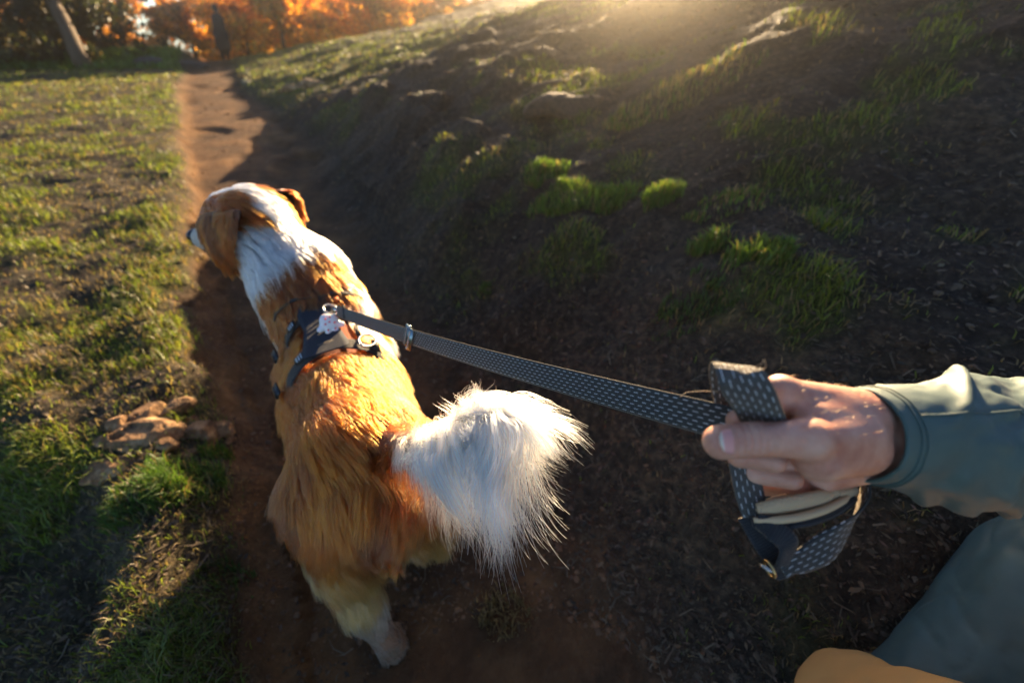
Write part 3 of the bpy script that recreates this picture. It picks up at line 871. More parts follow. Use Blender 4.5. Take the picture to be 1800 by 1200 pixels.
def math_n(m, op, a, b=None):
    n = nd(m, 'ShaderNodeMath', operation=op)
    for i, v in enumerate((a, b)):
        if v is None: continue
        if isinstance(v, (int, float)): n.inputs[i].default_value = v
        else: lk(m, v, n.inputs[i])
    return n.outputs[0]
def webbing(name, base, dash=True, rows=6.5, pitch=0.0038, per=0.0086, fuzz=(.34, .25, .16)):
    m = new_mat(name, base, 0.75)
    s = attr(m, 'sl').outputs['Fac']; t = attr(m, 'tl').outputs['Fac']
    # rib weave relief
    a = math_n(m, 'SINE', math_n(m, 'MULTIPLY', t, 6.283 / 0.0018))
    b = math_n(m, 'SINE', math_n(m, 'MULTIPLY', s, 6.283 / 0.0021))
    w = math_n(m, 'ADD', a, math_n(m, 'MULTIPLY', b, .7))
    add_bump(m, w, .55, .0006)
    n = add_noise(m, 260, 3)
    col = mixc(m, n, tuple(c * .6 for c in base), tuple(c * 1.5 for c in base))
    if dash:
        tt = math_n(m, 'ADD', math_n(m, 'DIVIDE', t, pitch), 0.0)
        row = math_n(m, 'ROUND', tt)
        dt = math_n(m, 'ABSOLUTE', math_n(m, 'SUBTRACT', tt, row))
        in_t = math_n(m, 'LESS_THAN', dt, .065)
        lim = math_n(m, 'LESS_THAN', math_n(m, 'ABSOLUTE', row), rows / 2)
        sh = math_n(m, 'MULTIPLY', row, .5)
        ss = math_n(m, 'FRACT', math_n(m, 'ADD', math_n(m, 'ADD', math_n(m, 'DIVIDE', s, per), sh), 50.0))
        in_s = math_n(m, 'LESS_THAN', ss, .50)
        mask = math_n(m, 'MULTIPLY', math_n(m, 'MULTIPLY', in_t, lim), in_s)
        col = mixc(m, mask, col, (.66, .68, .68))
    lk(m, col, bsdf(m).inputs['Base Color'])
    bsdf(m).inputs['Sheen Weight'].default_value = .8
    bsdf(m).inputs['Sheen Tint'].default_value = (*fuzz, 1)
    bsdf(m).inputs['Sheen Roughness'].default_value = .35
    return m
web_m = webbing('leash_webbing', (.026, .029, .029))
lit_loop_m = webbing('sunlit_loop_webbing', (.060, .058, .052))  # leash webbing again, lighter and tanner to paint in sun on the loop
hweb_m = webbing('harness_webbing', (.012, .014, .018), dash=False)
metal_m = new_mat('nickel', (.55, .53, .48), .25, Metallic=1.0)
dmetal_m = new_mat('dark_metal', (.22, .27, .28), .3, Metallic=1.0)
brass_m = new_mat('brass', (.60, .40, .16), .3, Metallic=1.0)
plast_m = new_mat('black_plastic', (.012, .013, .015), .4)

# ------------------------------------------------------------------ harness (rests on the dog)
from mathutils.bvhtree import BVHTree
_wv = d2w(BV)
bvh = BVHTree.FromPolygons([tuple(v) for v in _wv], [tuple(int(i) for i in q) for q in BQ])
def on_back(x, ang, off):
    x = x - .030
    """point on the trunk at dog-space station x, angle from straight up (deg, + = dog's left)"""
    a = math.radians(ang)
    c = E_(x, 0, .41); d = E_(0, math.sin(a), math.cos(a))
    o = d2w(c + d * .45); t = unit(d2w(c) - d2w(c + d))
    h, nn, _, _ = bvh.ray_cast(Vector(o), Vector(t), 1.0)
    return (np.array(h) if h is not None else d2w(c)) - t * off
def back_strap(name, st, width, mat, parent, off=.019, n=60, thick=.003, wv=None):
    offs = [off * (1 - .85 * float(sstep(38, 66, abs(a)))) for x, a in st]
    C = np.array([on_back(x, a, o_) for (x, a), o_ in zip(st, offs)])
    Cd = catmull(C, n)
    T = unit(np.gradient(C, axis=0))
    cen = d2w(E_(0, 0, .41))
    out = np.array([unit(on_back(x, a, off) - d2w(E_(x, 0, .41))) for x, a in st])
    S = np.cross(T, out)
    return strap(name, C, S, width, thick, mat, parent, n, wv)
hz = d2w(E_(.12, 0, .56))
harness = empty('dog_harness', (0, 0, 0), 'black webbing harness buckled round the chest of the tan dog', 'harness')
ring = list(range(-150, 151, 15))
back_strap('belly_strap', [(.045 - .0002 * abs(a), a) for a in ring], .031, hweb_m, harness)
back_strap('chest_strap', [(.185 + .0002 * abs(a), a) for a in ring], .029, hweb_m, harness)
back_strap('neck_strap', [(.225, 0), (.235, 18), (.25, 40), (.26, 65), (.255, 95)], .031, hweb_m, harness)
back_strap('neck_strap', [(.225, 0), (.235, -18), (.25, -40), (.26, -65), (.255, -95)], .031, hweb_m, harness)
panel_m = new_mat('harness_panel', (.014, .017, .026), .85)
add_bump(panel_m, add_noise(panel_m, 900, 2), .4, .001)
back_strap('back_panel', [(.235, 3), (.19, 5), (.12, 4), (.045, 4), (.025, 4)], .08, panel_m, harness, off=.020, wv=[.03, .085, .075, .10, .10])
# adjusters and grey woven labels on the straps
lab_m = new_mat('reflective_label', (.45, .50, .55), .35)
for x, a in ((.045, 26), (.185, 30)):
    c = on_back(x, a, .027); o = unit(c - d2w(E_(x, 0, .41))); tt = unit(on_back(x, a + 6, .027) - c)
    L_ = rbox('strap_label', c, (.028, .020, .0025), [tt, np.cross(o, tt), o], plast_m, harness)
    for k in range(3):
        rbox('label_bar', c + tt * (k - 1) * .007 + o * .0022, (.0034, .014, .001), [tt, np.cross(o, tt), o], lab_m, L_)
for x, a in ((.045, 62), (.185, 66), (.045, -38)):
    c = on_back(x, a, .027); o = unit(c - d2w(E_(x, 0, .41))); tt = unit(on_back(x, a + 6, .027) - c)
    b = rbox('adjuster', c, (.022, .034, .005), [tt, np.cross(o, tt), o], plast_m, harness)
    rbox('bar', c + o * .003, (.004, .030, .004), [tt, np.cross(o, tt), o], plast_m, b)
def ringobj(name, c, nrm, R, r, mat, parent, a0=0, a1=360, sx=1.0, xa=None):
    nrm = unit(nrm); x = unit(np.cross(nrm, [0.1, .2, 1])) if xa is None else unit(np.asarray(xa) - (np.asarray(xa) @ nrm) * nrm); y = np.cross(nrm, x)
    t = np.radians(np.linspace(a0, a1, 33))
    return tube(name, [c + R * (np.cos(q) * x * sx + np.sin(q) * y) for q in t], r, mat, parent, n=0, m=8)
dr = on_back(.165, -8, .034)
ringobj('d_ring', dr, unit(d2w(E_(0, 0, 1)) - d2w(E_(0, 0, 0)) + RT * .6), .018, .0028, metal_m, harness)
rbox('orange_tab', on_back(.205, -14, .030), (.020, .014, .004), [unit(hx), unit(hy), (0, 0, 1)], new_mat('orange_fabric', (.75, .16, .02), .7), harness)
c = on_back(.05, -30, .030)
ringobj('side_ring', c, unit(c - d2w(E_(.05, 0, .41))), .017, .0035, metal_m, harness, sx=1.5)
rbox('handle_grip', on_back(.085, -24, .030), (.05, .012, .006), [unit(hx), unit(hy), (0, 0, 1)], hweb_m, harness, .3)

# clip-on safety light: frosted shell shaped like a paw with small red lamps
lc = on_back(.105, -4, .036); lo = unit(lc - d2w(E_(.105, 0, .36)) + .5 * (np.array([0, 0, CAM_H]) - lc))
lx = unit(np.cross(lo, [0, 0, 1.0])); ly = np.cross(lo, lx)
light = empty('safety_light', (0, 0, 0), 'frosted pale paw-shaped clip light with red dots on the harness', 'safety light')
fro = new_mat('frosted_plastic', (.80, .78, .76), .35)
fro.node_tree.nodes['Principled BSDF'].inputs['Subsurface Weight'].default_value = .3
fro.node_tree.nodes['Principled BSDF'].inputs['Subsurface Scale'].default_value = .01
red_m = new_mat('red_lamp', (.85, .12, .09), .4)
LV, LQ = sdf_body([(.004, .003, [(lc + lx * -.004, lc + lx * .006, .017, .016, (lo, 1.6)), (lc - ly * .004 - lx * .006, lc - ly * .010 + lx * .006, .015, .014, (lo, 1.6))]
   + [(lc + lx * a + ly * b, lc + lx * a * 1.25 + ly * b * 1.25, .0075, .0065, (lo, 1.2)) for a, b in ((-.020, .008), (-.008, .020), (.008, .020), (.020, .008))])], .0016, pad=.01)
mesh_np('shell', LV, LQ, fro, light)
for a, b in ((0, 0), (-.010, .004), (.010, .003), (-.004, -.011), (.007, -.009), (-.008, .018), (.008, .018)):
    blob('red_lamp', lc + lx * a + ly * b + lo * .0098, .0026, red_m, light, res=6)

# ------------------------------------------------------------------ the walker: hand, sleeve, jacket, trousers
# hand joints are given where they stand about 0.3 m in front of the lens
mm = 0.001
def hj(px, py, d): return P(px, py, d)
person = empty('person', (0.62, -.05, float(height(0.62, -.05))), 'walker in teal jacket and tan trousers whose bare hand grips the leash', 'person')
person_loc = np.array(person.location)
def pmesh(name, V, Q, mat, attrs=None, parent=person):
    return mesh_np(name, V - person_loc, Q, mat, parent, True, attrs)
thumb = [(hj(1266,776,.287), hj(1328,772,.285), 10.2*mm, 11.3*mm), (hj(1328,772,.285), hj(1420,772,.290), 11.0*mm, 13.5*mm),
         (hj(1420,772,.290), hj(1500,768,.312), 14.5*mm, 20*mm), (hj(1268,777,.286), hj(1300,774,.286), 10.8*mm, 11*mm)]
web_ = [(hj(1440,800,.300), hj(1505,782,.320), 18*mm, 22*mm), (hj(1430,735,.303), hj(1505,745,.324), 13*mm, 22*mm)]
palm = [(hj(1378,695,.312), hj(1510,735,.330), 13*mm, 23*mm), (hj(1388,712,.338), hj(1515,755,.345), 14*mm, 22*mm),
        (hj(1400,745,.358), hj(1515,775,.350), 14*mm, 21*mm), (hj(1420,800,.350), hj(1510,790,.345), 17*mm, 21*mm),
        (hj(1440,830,.335), hj(1510,800,.338), 15*mm, 22*mm), (hj(1385,812,.330), hj(1450,808,.330), 11*mm, 15*mm),
        (hj(1545,761,.338), hj(1700,770,.36), 33.5*mm, 33*mm)]
def finger(a, b, c, d, r): return [(a, b, r*1.12, r), (b, c, r, r*.93), (c, d, r*.93, r*.80)]
fill_ = 0
idx_f = finger(hj(1375,700,.310), hj(1300,736,.318), hj(1300,800,.318), hj(1362,812,.302), 9.3*mm)
mid_f = finger(hj(1385,720,.336), hj(1306,762,.345), hj(1325,830,.338), hj(1392,842,.322), 9.6*mm)
rin_f = finger(hj(1395,750,.358), hj(1325,790,.368), hj(1345,852,.356), hj(1410,858,.338), 9.0*mm)
lit_f = finger(hj(1410,785,.372), hj(1350,815,.386), hj(1372,868,.370), hj(1430,872,.352), 7.8*mm)
cx = unit(P(1500, 760, .3) - P(1400, 760, .3))
def skin_post(G, D):
    # knuckle creases and tendons
    x = (G - hj(1320, 772, .285)) @ cx
    near = np.exp(-(((G - hj(1330, 772, .27)) ** 2).sum(-1)) / (.016 ** 2))
    D = D + .0017 * near * np.clip(np.sin(x * 1350) * 2 - .6, 0, 1)
    k2 = np.exp(-(((G - hj(1415, 752, .285)) ** 2).sum(-1)) / (.013 ** 2)); D = D + .0007 * k2 * np.clip(np.sin(((G - P(1400, 760, .3)) @ (cx * .85 + UP * .5)) * 1500) * 2 - .8, 0, 1)
    return D
knuck = [(hj(1372,690,.312), hj(1378,692,.313), 13.5*mm, 13*mm)]
HV, HQ = sdf_body([(3.2*mm, 3*mm, palm + knuck), (4.5*mm, 5*mm, thumb + web_), (2.2*mm, 1.6*mm, idx_f), (2*mm, 1.2*mm, mid_f), (2*mm, 1.2*mm, rin_f), (2*mm, 1.2*mm, lit_f)],
                  0.0013, pad=.008, post=skin_post)
HV = smooth_mesh(HV, HQ, 1, .5)
skin = new_mat('skin', (.62, .33, .22), .5)
b_ = bsdf(skin)
b_.inputs['Subsurface Weight'].default_value = .06; b_.inputs['Subsurface Radius'].default_value = (1.0, .35, .18); b_.inputs['Subsurface Scale'].default_value = .006
n1 = add_noise(skin, 45, 4, .6); n2 = add_noise(skin, 700, 3, .6); n3 = add_noise(skin, 160, 5, .7, dist=.6)
colr = ramp(skin, n1, [(.30, (.42, .16, .10)), (.50, (.52, .25, .165)), (.70, (.58, .32, .22))])
lk(skin, colr, b_.inputs['Base Color'])
v_ = nd(skin, 'ShaderNodeTexVoronoi'); v_.inputs['Scale'].default_value = 520; v_.feature = 'DISTANCE_TO_EDGE'
tc_ = nd(skin, 'ShaderNodeTexCoord'); lk(skin, tc_.outputs['Object'], v_.inputs['Vector'])
bb = add_bump(skin, n3, .3, .0009); bb = add_bump(skin, v_.outputs['Distance'], .25, .0004, bb)
pmesh('hand', HV, HQ, skin)
# thumbnail
nc = hj(1262, 776, .2755)
toC = unit(np.array([0, 0, CAM_H]) - nc)
nx_ = unit(hj(1320, 774, .279) - hj(1262, 776, .2755)); nz_ = unit(toC - (toC @ nx_) * nx_); ny_ = np.cross(nz_, nx_)
nail_m = new_mat('nail', (.78, .42, .36), .42)
rows = []
NV = []
R_ = 10.2 * mm
for i in range(15):
    s_ = i / 14 * 2 - 1
    for j in range(13):
        q = j / 12 * 2 - 1
        wdt = .72 * math.sqrt(max(0, 1 - abs(s_) ** 3.2 * .75))
        ang = q * wdt * .95
        xx = s_ * 7.6 * mm - (abs(q) ** 2.5) * 1.0 * mm * (-1 if s_ < 0 else .6)
        NV.append(hj(1268, 776, .2868) + nx_ * xx + (R_ + 2.0 * mm) * (ny_ * math.sin(ang) + nz_ * math.cos(ang)) - nz_ * (1.6 * mm * (s_ < 0) * s_ * s_ + .0*mm))
NV = np.array(NV); ii = np.arange(15 * 13).reshape(15, 13)
NQ = np.stack([ii[:-1, :-1], ii[:-1, 1:], ii[1:, 1:], ii[1:, :-1]], -1).reshape(-1, 4)
m0 = len(NV); NV2 = np.concatenate([NV, NV - nz_ * 1.2 * mm]); NQ2 = np.concatenate([NQ, NQ[:, ::-1] + m0])
bd = list(ii[0]) + list(ii[1:, -1]) + list(ii[-1, -2::-1]) + list(ii[-2:0:-1, 0])
NQ2 = np.concatenate([NQ2, [(bd[k], bd[(k+1) % len(bd)], bd[(k+1) % len(bd)] + m0, bd[k] + m0) for k in range(len(bd))]])
sx_ = np.repeat(np.linspace(-1, 1, 15), 13)
lun = ((sx_ > .78)).astype(float); tipw = (sx_ < -.80).astype(float)
ncol = np.tile([.66, .30, .25], (m0, 1)) * (1 - lun[:, None]) + np.array([.80, .62, .54]) * lun[:, None]
ncol = ncol * (1 - tipw[:, None]) + np.array([.72, .62, .48]) * tipw[:, None]
lk(nail_m, attr(nail_m, 'col').outputs['Color'], bsdf(nail_m).inputs['Base Color'])
pmesh('thumbnail', NV2, NQ2, nail_m, {'col': np.tile(ncol, (2, 1))})
# fine hairs on the back of the hand and wrist
hs, hsn = sample_mesh(HV, HQ, 1300)
k = (hsn @ UP > .15) & ((hs - P(1400, 760, .3)) @ RT > 0)
hs, hsn = hs[k], hsn[k]
Xh = grow(hs, hsn, np.tile(RT * 1.0 + UP * .3, (len(hs), 1)), .0055 * (.5 + RNG.random(len(hs))), 4, .5, .1, 0, 9, .2, seed=44, root=.0003)
hair2 = hair_m.copy(); hair2.name = 'arm_hair'
ah = curves_obj('hand_hair', Xh - person_loc, np.full(len(hs), .00006), np.tile([.12, .05, .02], (len(hs), 1)), hair2, person)
tag(ah, kind='stuff')

# sleeve: tube of cloth along the forearm with folds
cloth = new_mat('jacket_cloth', (.034, .082, .088), .6)
cb_ = bsdf(cloth); cb_.inputs['Sheen Weight'].default_value = .05
cn = add_noise(cloth, 1400, 2); cn2 = add_noise(cloth, 26, 4, .55)
add_bump(cloth, cn, .25, .0006)
lk(cloth, ramp(cloth, cn2, [(.3, (.040, .076, .066)), (.7, (.054, .098, .086))]), cb_.inputs['Base Color'])
def sleeve(name, axis, r_up, r_dn, r_dep, n=130, m=150, folds=1.0, seed=1, cap=False):
    A = catmull(axis, n); T = unit(np.gradient(A, axis=0))
    t = np.linspace(0, 1, n)
    ru, rd, rp = (np.interp(t, np.linspace(0, 1, len(q)), q) for q in (r_up, r_dn, r_dep))
    th = np.linspace(0, 2*np.pi, m, endpoint=False)
    out = []
    for i in range(n):
        u = unit(UP - (UP @ T[i]) * T[i]); w = np.cross(T[i], u)
        c, s = np.cos(th), np.sin(th)
        rr = np.where(c > 0, ru[i], rd[i])
        L = t[i] * 6
        rg = fbm(t[i] * 5 + .8 * np.sin(th * 1), np.sin(th) * 1.1 + t[i] * 6, np.cos(th) * 1.1, seed=seed + 31, octv=2)
        crease = np.maximum(.12 - np.abs(rg - .5), 0) / .12
        f = folds * sstep(.06, .25, t[i]) * .0075 * sstep(0, 1, crease)
        f = f + folds * sstep(.10, .35, t[i]) * (.016 * (fbm(L * 1.6 + 1.2 * np.sin(th * 1), np.sin(th) * 1.6 + 5, np.cos(th) * 1.6 + L * .3, seed=seed, octv=3, gain=.42) - .5) * 2.2
             + .004 * np.abs(np.sin(L * 4.2 + 2.2 * np.sin(th + .6) + 3 * fbm(L, np.cos(th), seed=seed + 3, octv=2))) ** 3)
        f = f + folds * .0012 * (fbm(L * 5, np.sin(th) * 4, np.cos(th) * 4, seed=seed+8, octv=2) - .5)
        out.append(A[i] + u * ((rr + f) * c)[:, None] + w * ((rp[i] + f) * s)[:, None])
    Vo = np.array(out)
    cen = A[:, None]; d = Vo - cen
    Vi = cen + d * (1 - .0022 / np.linalg.norm(d, axis=-1, keepdims=True))
    nn = n * m; i = np.arange(nn).reshape(n, m); r = lambda a: np.roll(a, -1, 1)
    Q = np.stack([i[:-1], r(i)[:-1], r(i)[1:], i[1:]], -1).reshape(-1, 4)
    Qi = Q[:, ::-1] + nn
    e = np.stack([i[0], i[0] + nn, r(i)[0] + nn, r(i)[0]], -1)
    return np.concatenate([Vo.reshape(-1, 3), Vi.reshape(-1, 3)]), np.concatenate([Q, Qi, e])
ax_ = [P(1506, 761, .330), P(1600, 764, .34), P(1700, 765, .37), P(1850, 775, .43), P(2000, 790, .50), P(2080, 700, .56), P(2060, 420, .60)]
SV, SQ = sleeve('s', ax_, [.0350,.041,.050,.066,.075,.075,.08], [.0360,.045,.056,.068,.070,.070,.075], [.0365,.041,.047,.055,.06,.06,.07])
pmesh('sleeve', SV, SQ, cloth)
hem_c = P(1512, 762, .330)
_rows = SV[:130 * 150].reshape(130, 150, 3)
for ri in (5, 7):
    rr_ = _rows[ri] + unit(_rows[ri] - _rows[ri].mean(0)) * .0004
    tube('cuff_seam', np.concatenate([rr_, rr_[:1]]) - person_loc, .00045, cloth, person, n=0, m=5)
th_ = 24
sm_ = _rows[7:, th_] + unit(_rows[7:, th_] - _rows[7:].mean(1)) * .0006
tube('sleeve_seam', sm_[::2] - person_loc, .0007, cloth, person, n=0, m=6)
# tilt of the cuff mouth is given by its axis; jacket body and trousers
def Pj(px, py, d): return P(px, py, d)
z0 = float(height(.62, 0))
tor = [(Pj(1960,1110,.66), np.array([.80,-.16,.92]), .175, .17), (np.array([.80,-.16,.92]), np.array([.74,-.25,1.22]), .17, .14),
       (np.array([.74,-.25,1.22]), np.array([.62,-.25,1.30]), .12, .09), (Pj(1950,1110,.66), Pj(1690,1290,.68), .17, .13)]
def cloth_post(G, D):
    x, y, z = G[..., 0], G[..., 1], G[..., 2]
    f = fbm(x * 9 + z * 5, y * 9 - z * 6, z * 4, seed=61, octv=3) - .5
    g = np.abs(fbm(x * 5 - z * 7, y * 6 + z * 4, seed=66, octv=2) - .5)
    return D + .020 * f + .14 * np.maximum(.08 - g, 0) ** 1.15 + .10 * np.maximum(.05 - np.abs(fbm(x * 11 + z * 9, y * 13 - z * 8, seed=68, octv=2) - .5), 0)
JV, JQ = sdf_body([(.05, .03, tor)], .006, pad=.02, post=cloth_post)
JV = smooth_mesh(JV, JQ, 2)
pmesh('jacket', JV, JQ, cloth)
trs = new_mat('tan_twill', (.42, .22, .06), .8)
add_bump(trs, add_noise(trs, 1100, 2), .3, .0006)
knee = Pj(1515, 1262, .66)
legs = [(np.array([.66,-.10,.72]), knee, .12, .085), (knee, knee + np.array([.05,-.10,-.42]), .080, .055),
        (np.array([.86,-.14,.72]), np.array([.90,.02,.42]), .11, .08), (np.array([.90,.02,.42]), np.array([.92,-.12,.06]), .078, .055)]
TV, TQ = sdf_body([(.03, .02, legs)], .008, pad=.02, post=cloth_post)
TV = smooth_mesh(TV, TQ, 2)
pmesh('trousers', TV, TQ, trs)
boot_m = new_mat('boot_leather', (.05, .03, .02), .6)
for fx, fy in ((knee[0] + .05, knee[1] - .10), (.92, -.12)):
    gz = float(height(fx, fy))
    fv, fq = sdf_body([(.03, .02, [(np.array([fx, fy, gz + .10]), np.array([fx, fy - .02, gz + .04]), .05, .045), (np.array([fx, fy, gz + .04]), np.array([fx - .03, fy + .17, gz + .035]), .045, .038)])], .008)
    pmesh('boot', fv, fq, boot_m)
hdv, hdq = sdf_body([(.03, .02, [(np.array([.58,-.26,1.30]), np.array([.50,-.26,1.45]), .06, .06), (np.array([.49,-.24,1.50]), np.array([.48,-.22,1.56]), .085, .09), (np.array([.48,-.14,1.50]), np.array([.48,-.125,1.49]), .015, .018)])], .008)
pmesh('head', hdv, hdq, skin)

# ------------------------------------------------------------------ leash
leash = empty('dog_leash', (0, 0, 0), 'dark webbing leash with white stitch dashes from the harness to the hand', 'leash')
ud = unit(UP + .0 * RT)
D0 = float((dr - np.array([0, 0, CAM_H])) @ FW)
p0 = dr + np.array([0, 0, .004])
def ppx(q):
    r = q - np.array([0, 0, CAM_H]); d = r @ FW
    return 900 + FPX * (r @ RT) / d, 600 - FPX * (r @ UP) / d
a = p0; b = P(1300, 750, .315)
ct = [a + (b - a) * t + np.array([0, 0, -1]) * .012 * 4 * t * (1 - t) for t in np.linspace(.05, 1, 7)]
dirv = unit(b - a)
sd0 = unit(np.cross(dirv, np.array([0, 0, 1.0]))); sd1 = unit(UP * 1.0 - RT * .0)
sides = [unit((UP - FW * .25)) for t in np.linspace(0, 1, 7)]
ct.append(P(1375, 765, .325)); sides.append(UP)
strap('strap', ct, sides, .0285, .0022, web_m, leash, n=160)
sS = unit(UP - FW * .25); sS = unit(sS - (sS @ dirv) * dirv); sN = np.cross(dirv, sS); sN = sN if sN @ FW < 0 else -sN
AX = [dirv, sS, sN]
# snap clip at the ring
clip = rbox('snap_clip', a + (b - a) * .03, (.035, .014, .008), AX, metal_m, leash, .3)
sl2 = a + (b - a) * .10
rbox('stitched_fold', sl2 + UP * 0, (.006, .031, .005), AX, plast_m, leash)
# slider buckle
f = .0
for t in np.linspace(0, 1, 200):
    if ppx(a + (b - a) * t)[0] < 722: f = t
sb = a + (b - a) * f + np.array([0, 0, -1]) * .012 * 4 * f * (1 - f)
bn = sN; by = unit(sS + dirv * .5); bx = np.cross(by, bn)
sbk = rbox('slider_buckle', sb + bn * .0055, (.026, .042, .004), [bx, by, bn], dmetal_m, leash, .35)
for i in range(7):
    for j in (-1, 1):
        rbox('stud', sb + bn * .0082 + by * (i - 3) * .0052 + bx * j * .0055, (.0028, .0038, .0014), [bx, by, bn], metal_m, sbk)
for e in (-1, 1): blob('end_cap', sb + bn * .0055 + by * e * .022, .0028, metal_m, sbk, res=6)

# loop over the first finger: from under the thumb, up, over, and down behind the hand
V3 = lambda px, py, d: P(px, py, d)
strap('finger_loop', [V3(1375,790,.318), V3(1345,745,.300), V3(1322,700,.282), V3(1300,662,.277), V3(1290,643,.287), V3(1282,655,.305), V3(1284,700,.326), V3(1294,760,.335), V3(1306,815,.335), V3(1316,862,.333), V3(1328,908,.330)],
      [RT*1-UP*.42, RT*1-UP*.36, RT-UP*.30, RT-UP*.20-FW*.1, RT-UP*.12, RT-UP*.05, RT, RT, RT, RT-FW*.3, RT-FW*.5],
      .0285, .0022, lit_loop_m, leash, n=130, wv=[.0285,.0285,.029,.029,.0285,.027,.024,.0225,.022,.021,.018])
# lower tail of the leash to the ring
strap('lower_strap', [V3(1320,905,.332), V3(1335,935,.330), V3(1352,965,.328), V3(1372,1000,.326), V3(1377,1016,.326)],
      [RT-FW*.4, RT*.9+UP*.35, RT*.9+UP*.4, RT*.9+UP*.4, RT*.9+UP*.4], .020, .0024, hweb_m, leash, n=30, wv=[.020,.019,.018,.014,.010])
strap('folded_strap', [V3(1330,915,.322), V3(1360,930,.315), V3(1385,955,.312), V3(1378,985,.316), V3(1366,1002,.322)],
      [UP*.9-RT*.2, UP*.8+FW*.5, RT*.6+UP*.8, RT+FW*.2, RT], .026, .0026, hweb_m, leash, n=40, wv=[.012,.018,.016,.012,.008])
strap('outer_loop', [V3(1508,800,.350), V3(1521,855,.342), V3(1510,897,.336), V3(1482,936,.330), V3(1450,962,.326), V3(1416,982,.322), V3(1394,992,.319), V3(1376,1004,.318)],
      [RT*.4+FW*.9, RT*.4+UP*.15+FW*.9, RT*.4-UP*.4+FW*.8, -UP*.85+RT*.45+FW*.4, -UP*.95+RT*.35, -UP*.95+RT*.2, -UP*.8+RT*.5, -UP*.4+RT*.9],
      .024, .0022, web_m, leash, n=110, wv=[.020,.020,.021,.023,.024,.021,.014,.011])
# padded hand grip
pad_m = new_mat('tan_neoprene', (.50, .36, .21), .85)
tc_ = nd(pad_m, 'ShaderNodeTexCoord'); mp = nd(pad_m, 'ShaderNodeMapping'); mp.inputs['Rotation'].default_value = (.3, .5, .785)
lk(pad_m, tc_.outputs['Object'], mp.inputs['Vector'])
s_ = attr(pad_m, 'sl').outputs['Fac']; t_ = attr(pad_m, 'tl').outputs['Fac']
d1 = math_n(pad_m, 'ABSOLUTE', math_n(pad_m, 'SINE', math_n(pad_m, 'MULTIPLY', math_n(pad_m, 'ADD', s_, t_), 3.14159 / .0034)))
d2 = math_n(pad_m, 'ABSOLUTE', math_n(pad_m, 'SINE', math_n(pad_m, 'MULTIPLY', math_n(pad_m, 'SUBTRACT', s_, t_), 3.14159 / .0034)))
dd = math_n(pad_m, 'MINIMUM', d1, d2)
dd = math_n(pad_m, 'MINIMUM', dd, .45)
bq = add_bump(pad_m, dd, .7, .0014); add_bump(pad_m, add_noise(pad_m, 900, 3), .5, .0006, bq)
grip = strap('padded_grip', [V3(1330,893,.326), V3(1365,888,.322), V3(1400,882,.322), V3(1432,876,.325), V3(1452,872,.330)], [UP-FW*.5]*5, .015, .006, pad_m, leash, n=60, wv=[.008,.0135,.0155,.0155,.013], bulge=.002)
strap('grip_seam_pad', [V3(1446,872,.329), V3(1456,870,.331), V3(1466,868,.333)], [UP-FW*.5]*3, .012, .005, pad_m, leash, n=12, bulge=.0015)
strap('grip_seam_pad', [V3(1468,869,.333), V3(1482,866,.337), V3(1500,862,.343)], [UP-FW*.5]*3, .010, .005, pad_m, leash, n=14, bulge=.0015)
bind_m = new_mat('tan_binding', (.52, .38, .22), .9); add_bump(bind_m, add_noise(bind_m, 900, 3), .5, .0006)
tube('binding', [V3(1325,914,.322), V3(1370,913,.316), V3(1410,907,.316), V3(1450,895,.320), V3(1480,880,.328), V3(1490,872,.335)], .0028, bind_m, leash, rv=[.0018,.0028,.003,.003,.0026,.002])
tube('binding', [V3(1328,898,.330), V3(1342,884,.334), V3(1370,874,.338), V3(1400,867,.341), V3(1425,860,.344)], .002, bind_m, leash)
strap('grip_underside', [V3(1322,918,.326), V3(1370,921,.320), V3(1420,914,.320), V3(1465,898,.328), V3(1500,872,.340)], [UP*.9+FW*.8]*5, .008, .003, hweb_m, leash, n=40)
ringobj('end_ring', P(1353, 999, .318), RT + .3 * UP, .0058, .0011, brass_m, leash, sx=1.0)
ringobj('end_ring', P(1348, 998, .316), RT * .5 + .9 * UP, .0046, .0009, metal_m, leash)
# frayed threads
thr = new_mat('frayed_thread', (.42, .28, .16), .8)
tube('frayed_thread', [V3(1196,697,.340), V3(1206,690,.335), V3(1222,688,.330), V3(1240,687,.318), V3(1262,688,.300)], .0003, thr, leash, n=30, m=5)
tube('frayed_thread', [V3(1325,645,.283), V3(1338,640,.280), V3(1343,632,.279), V3(1346,645,.280), V3(1338,650,.281)], .0002, thr, leash, n=24, m=5)

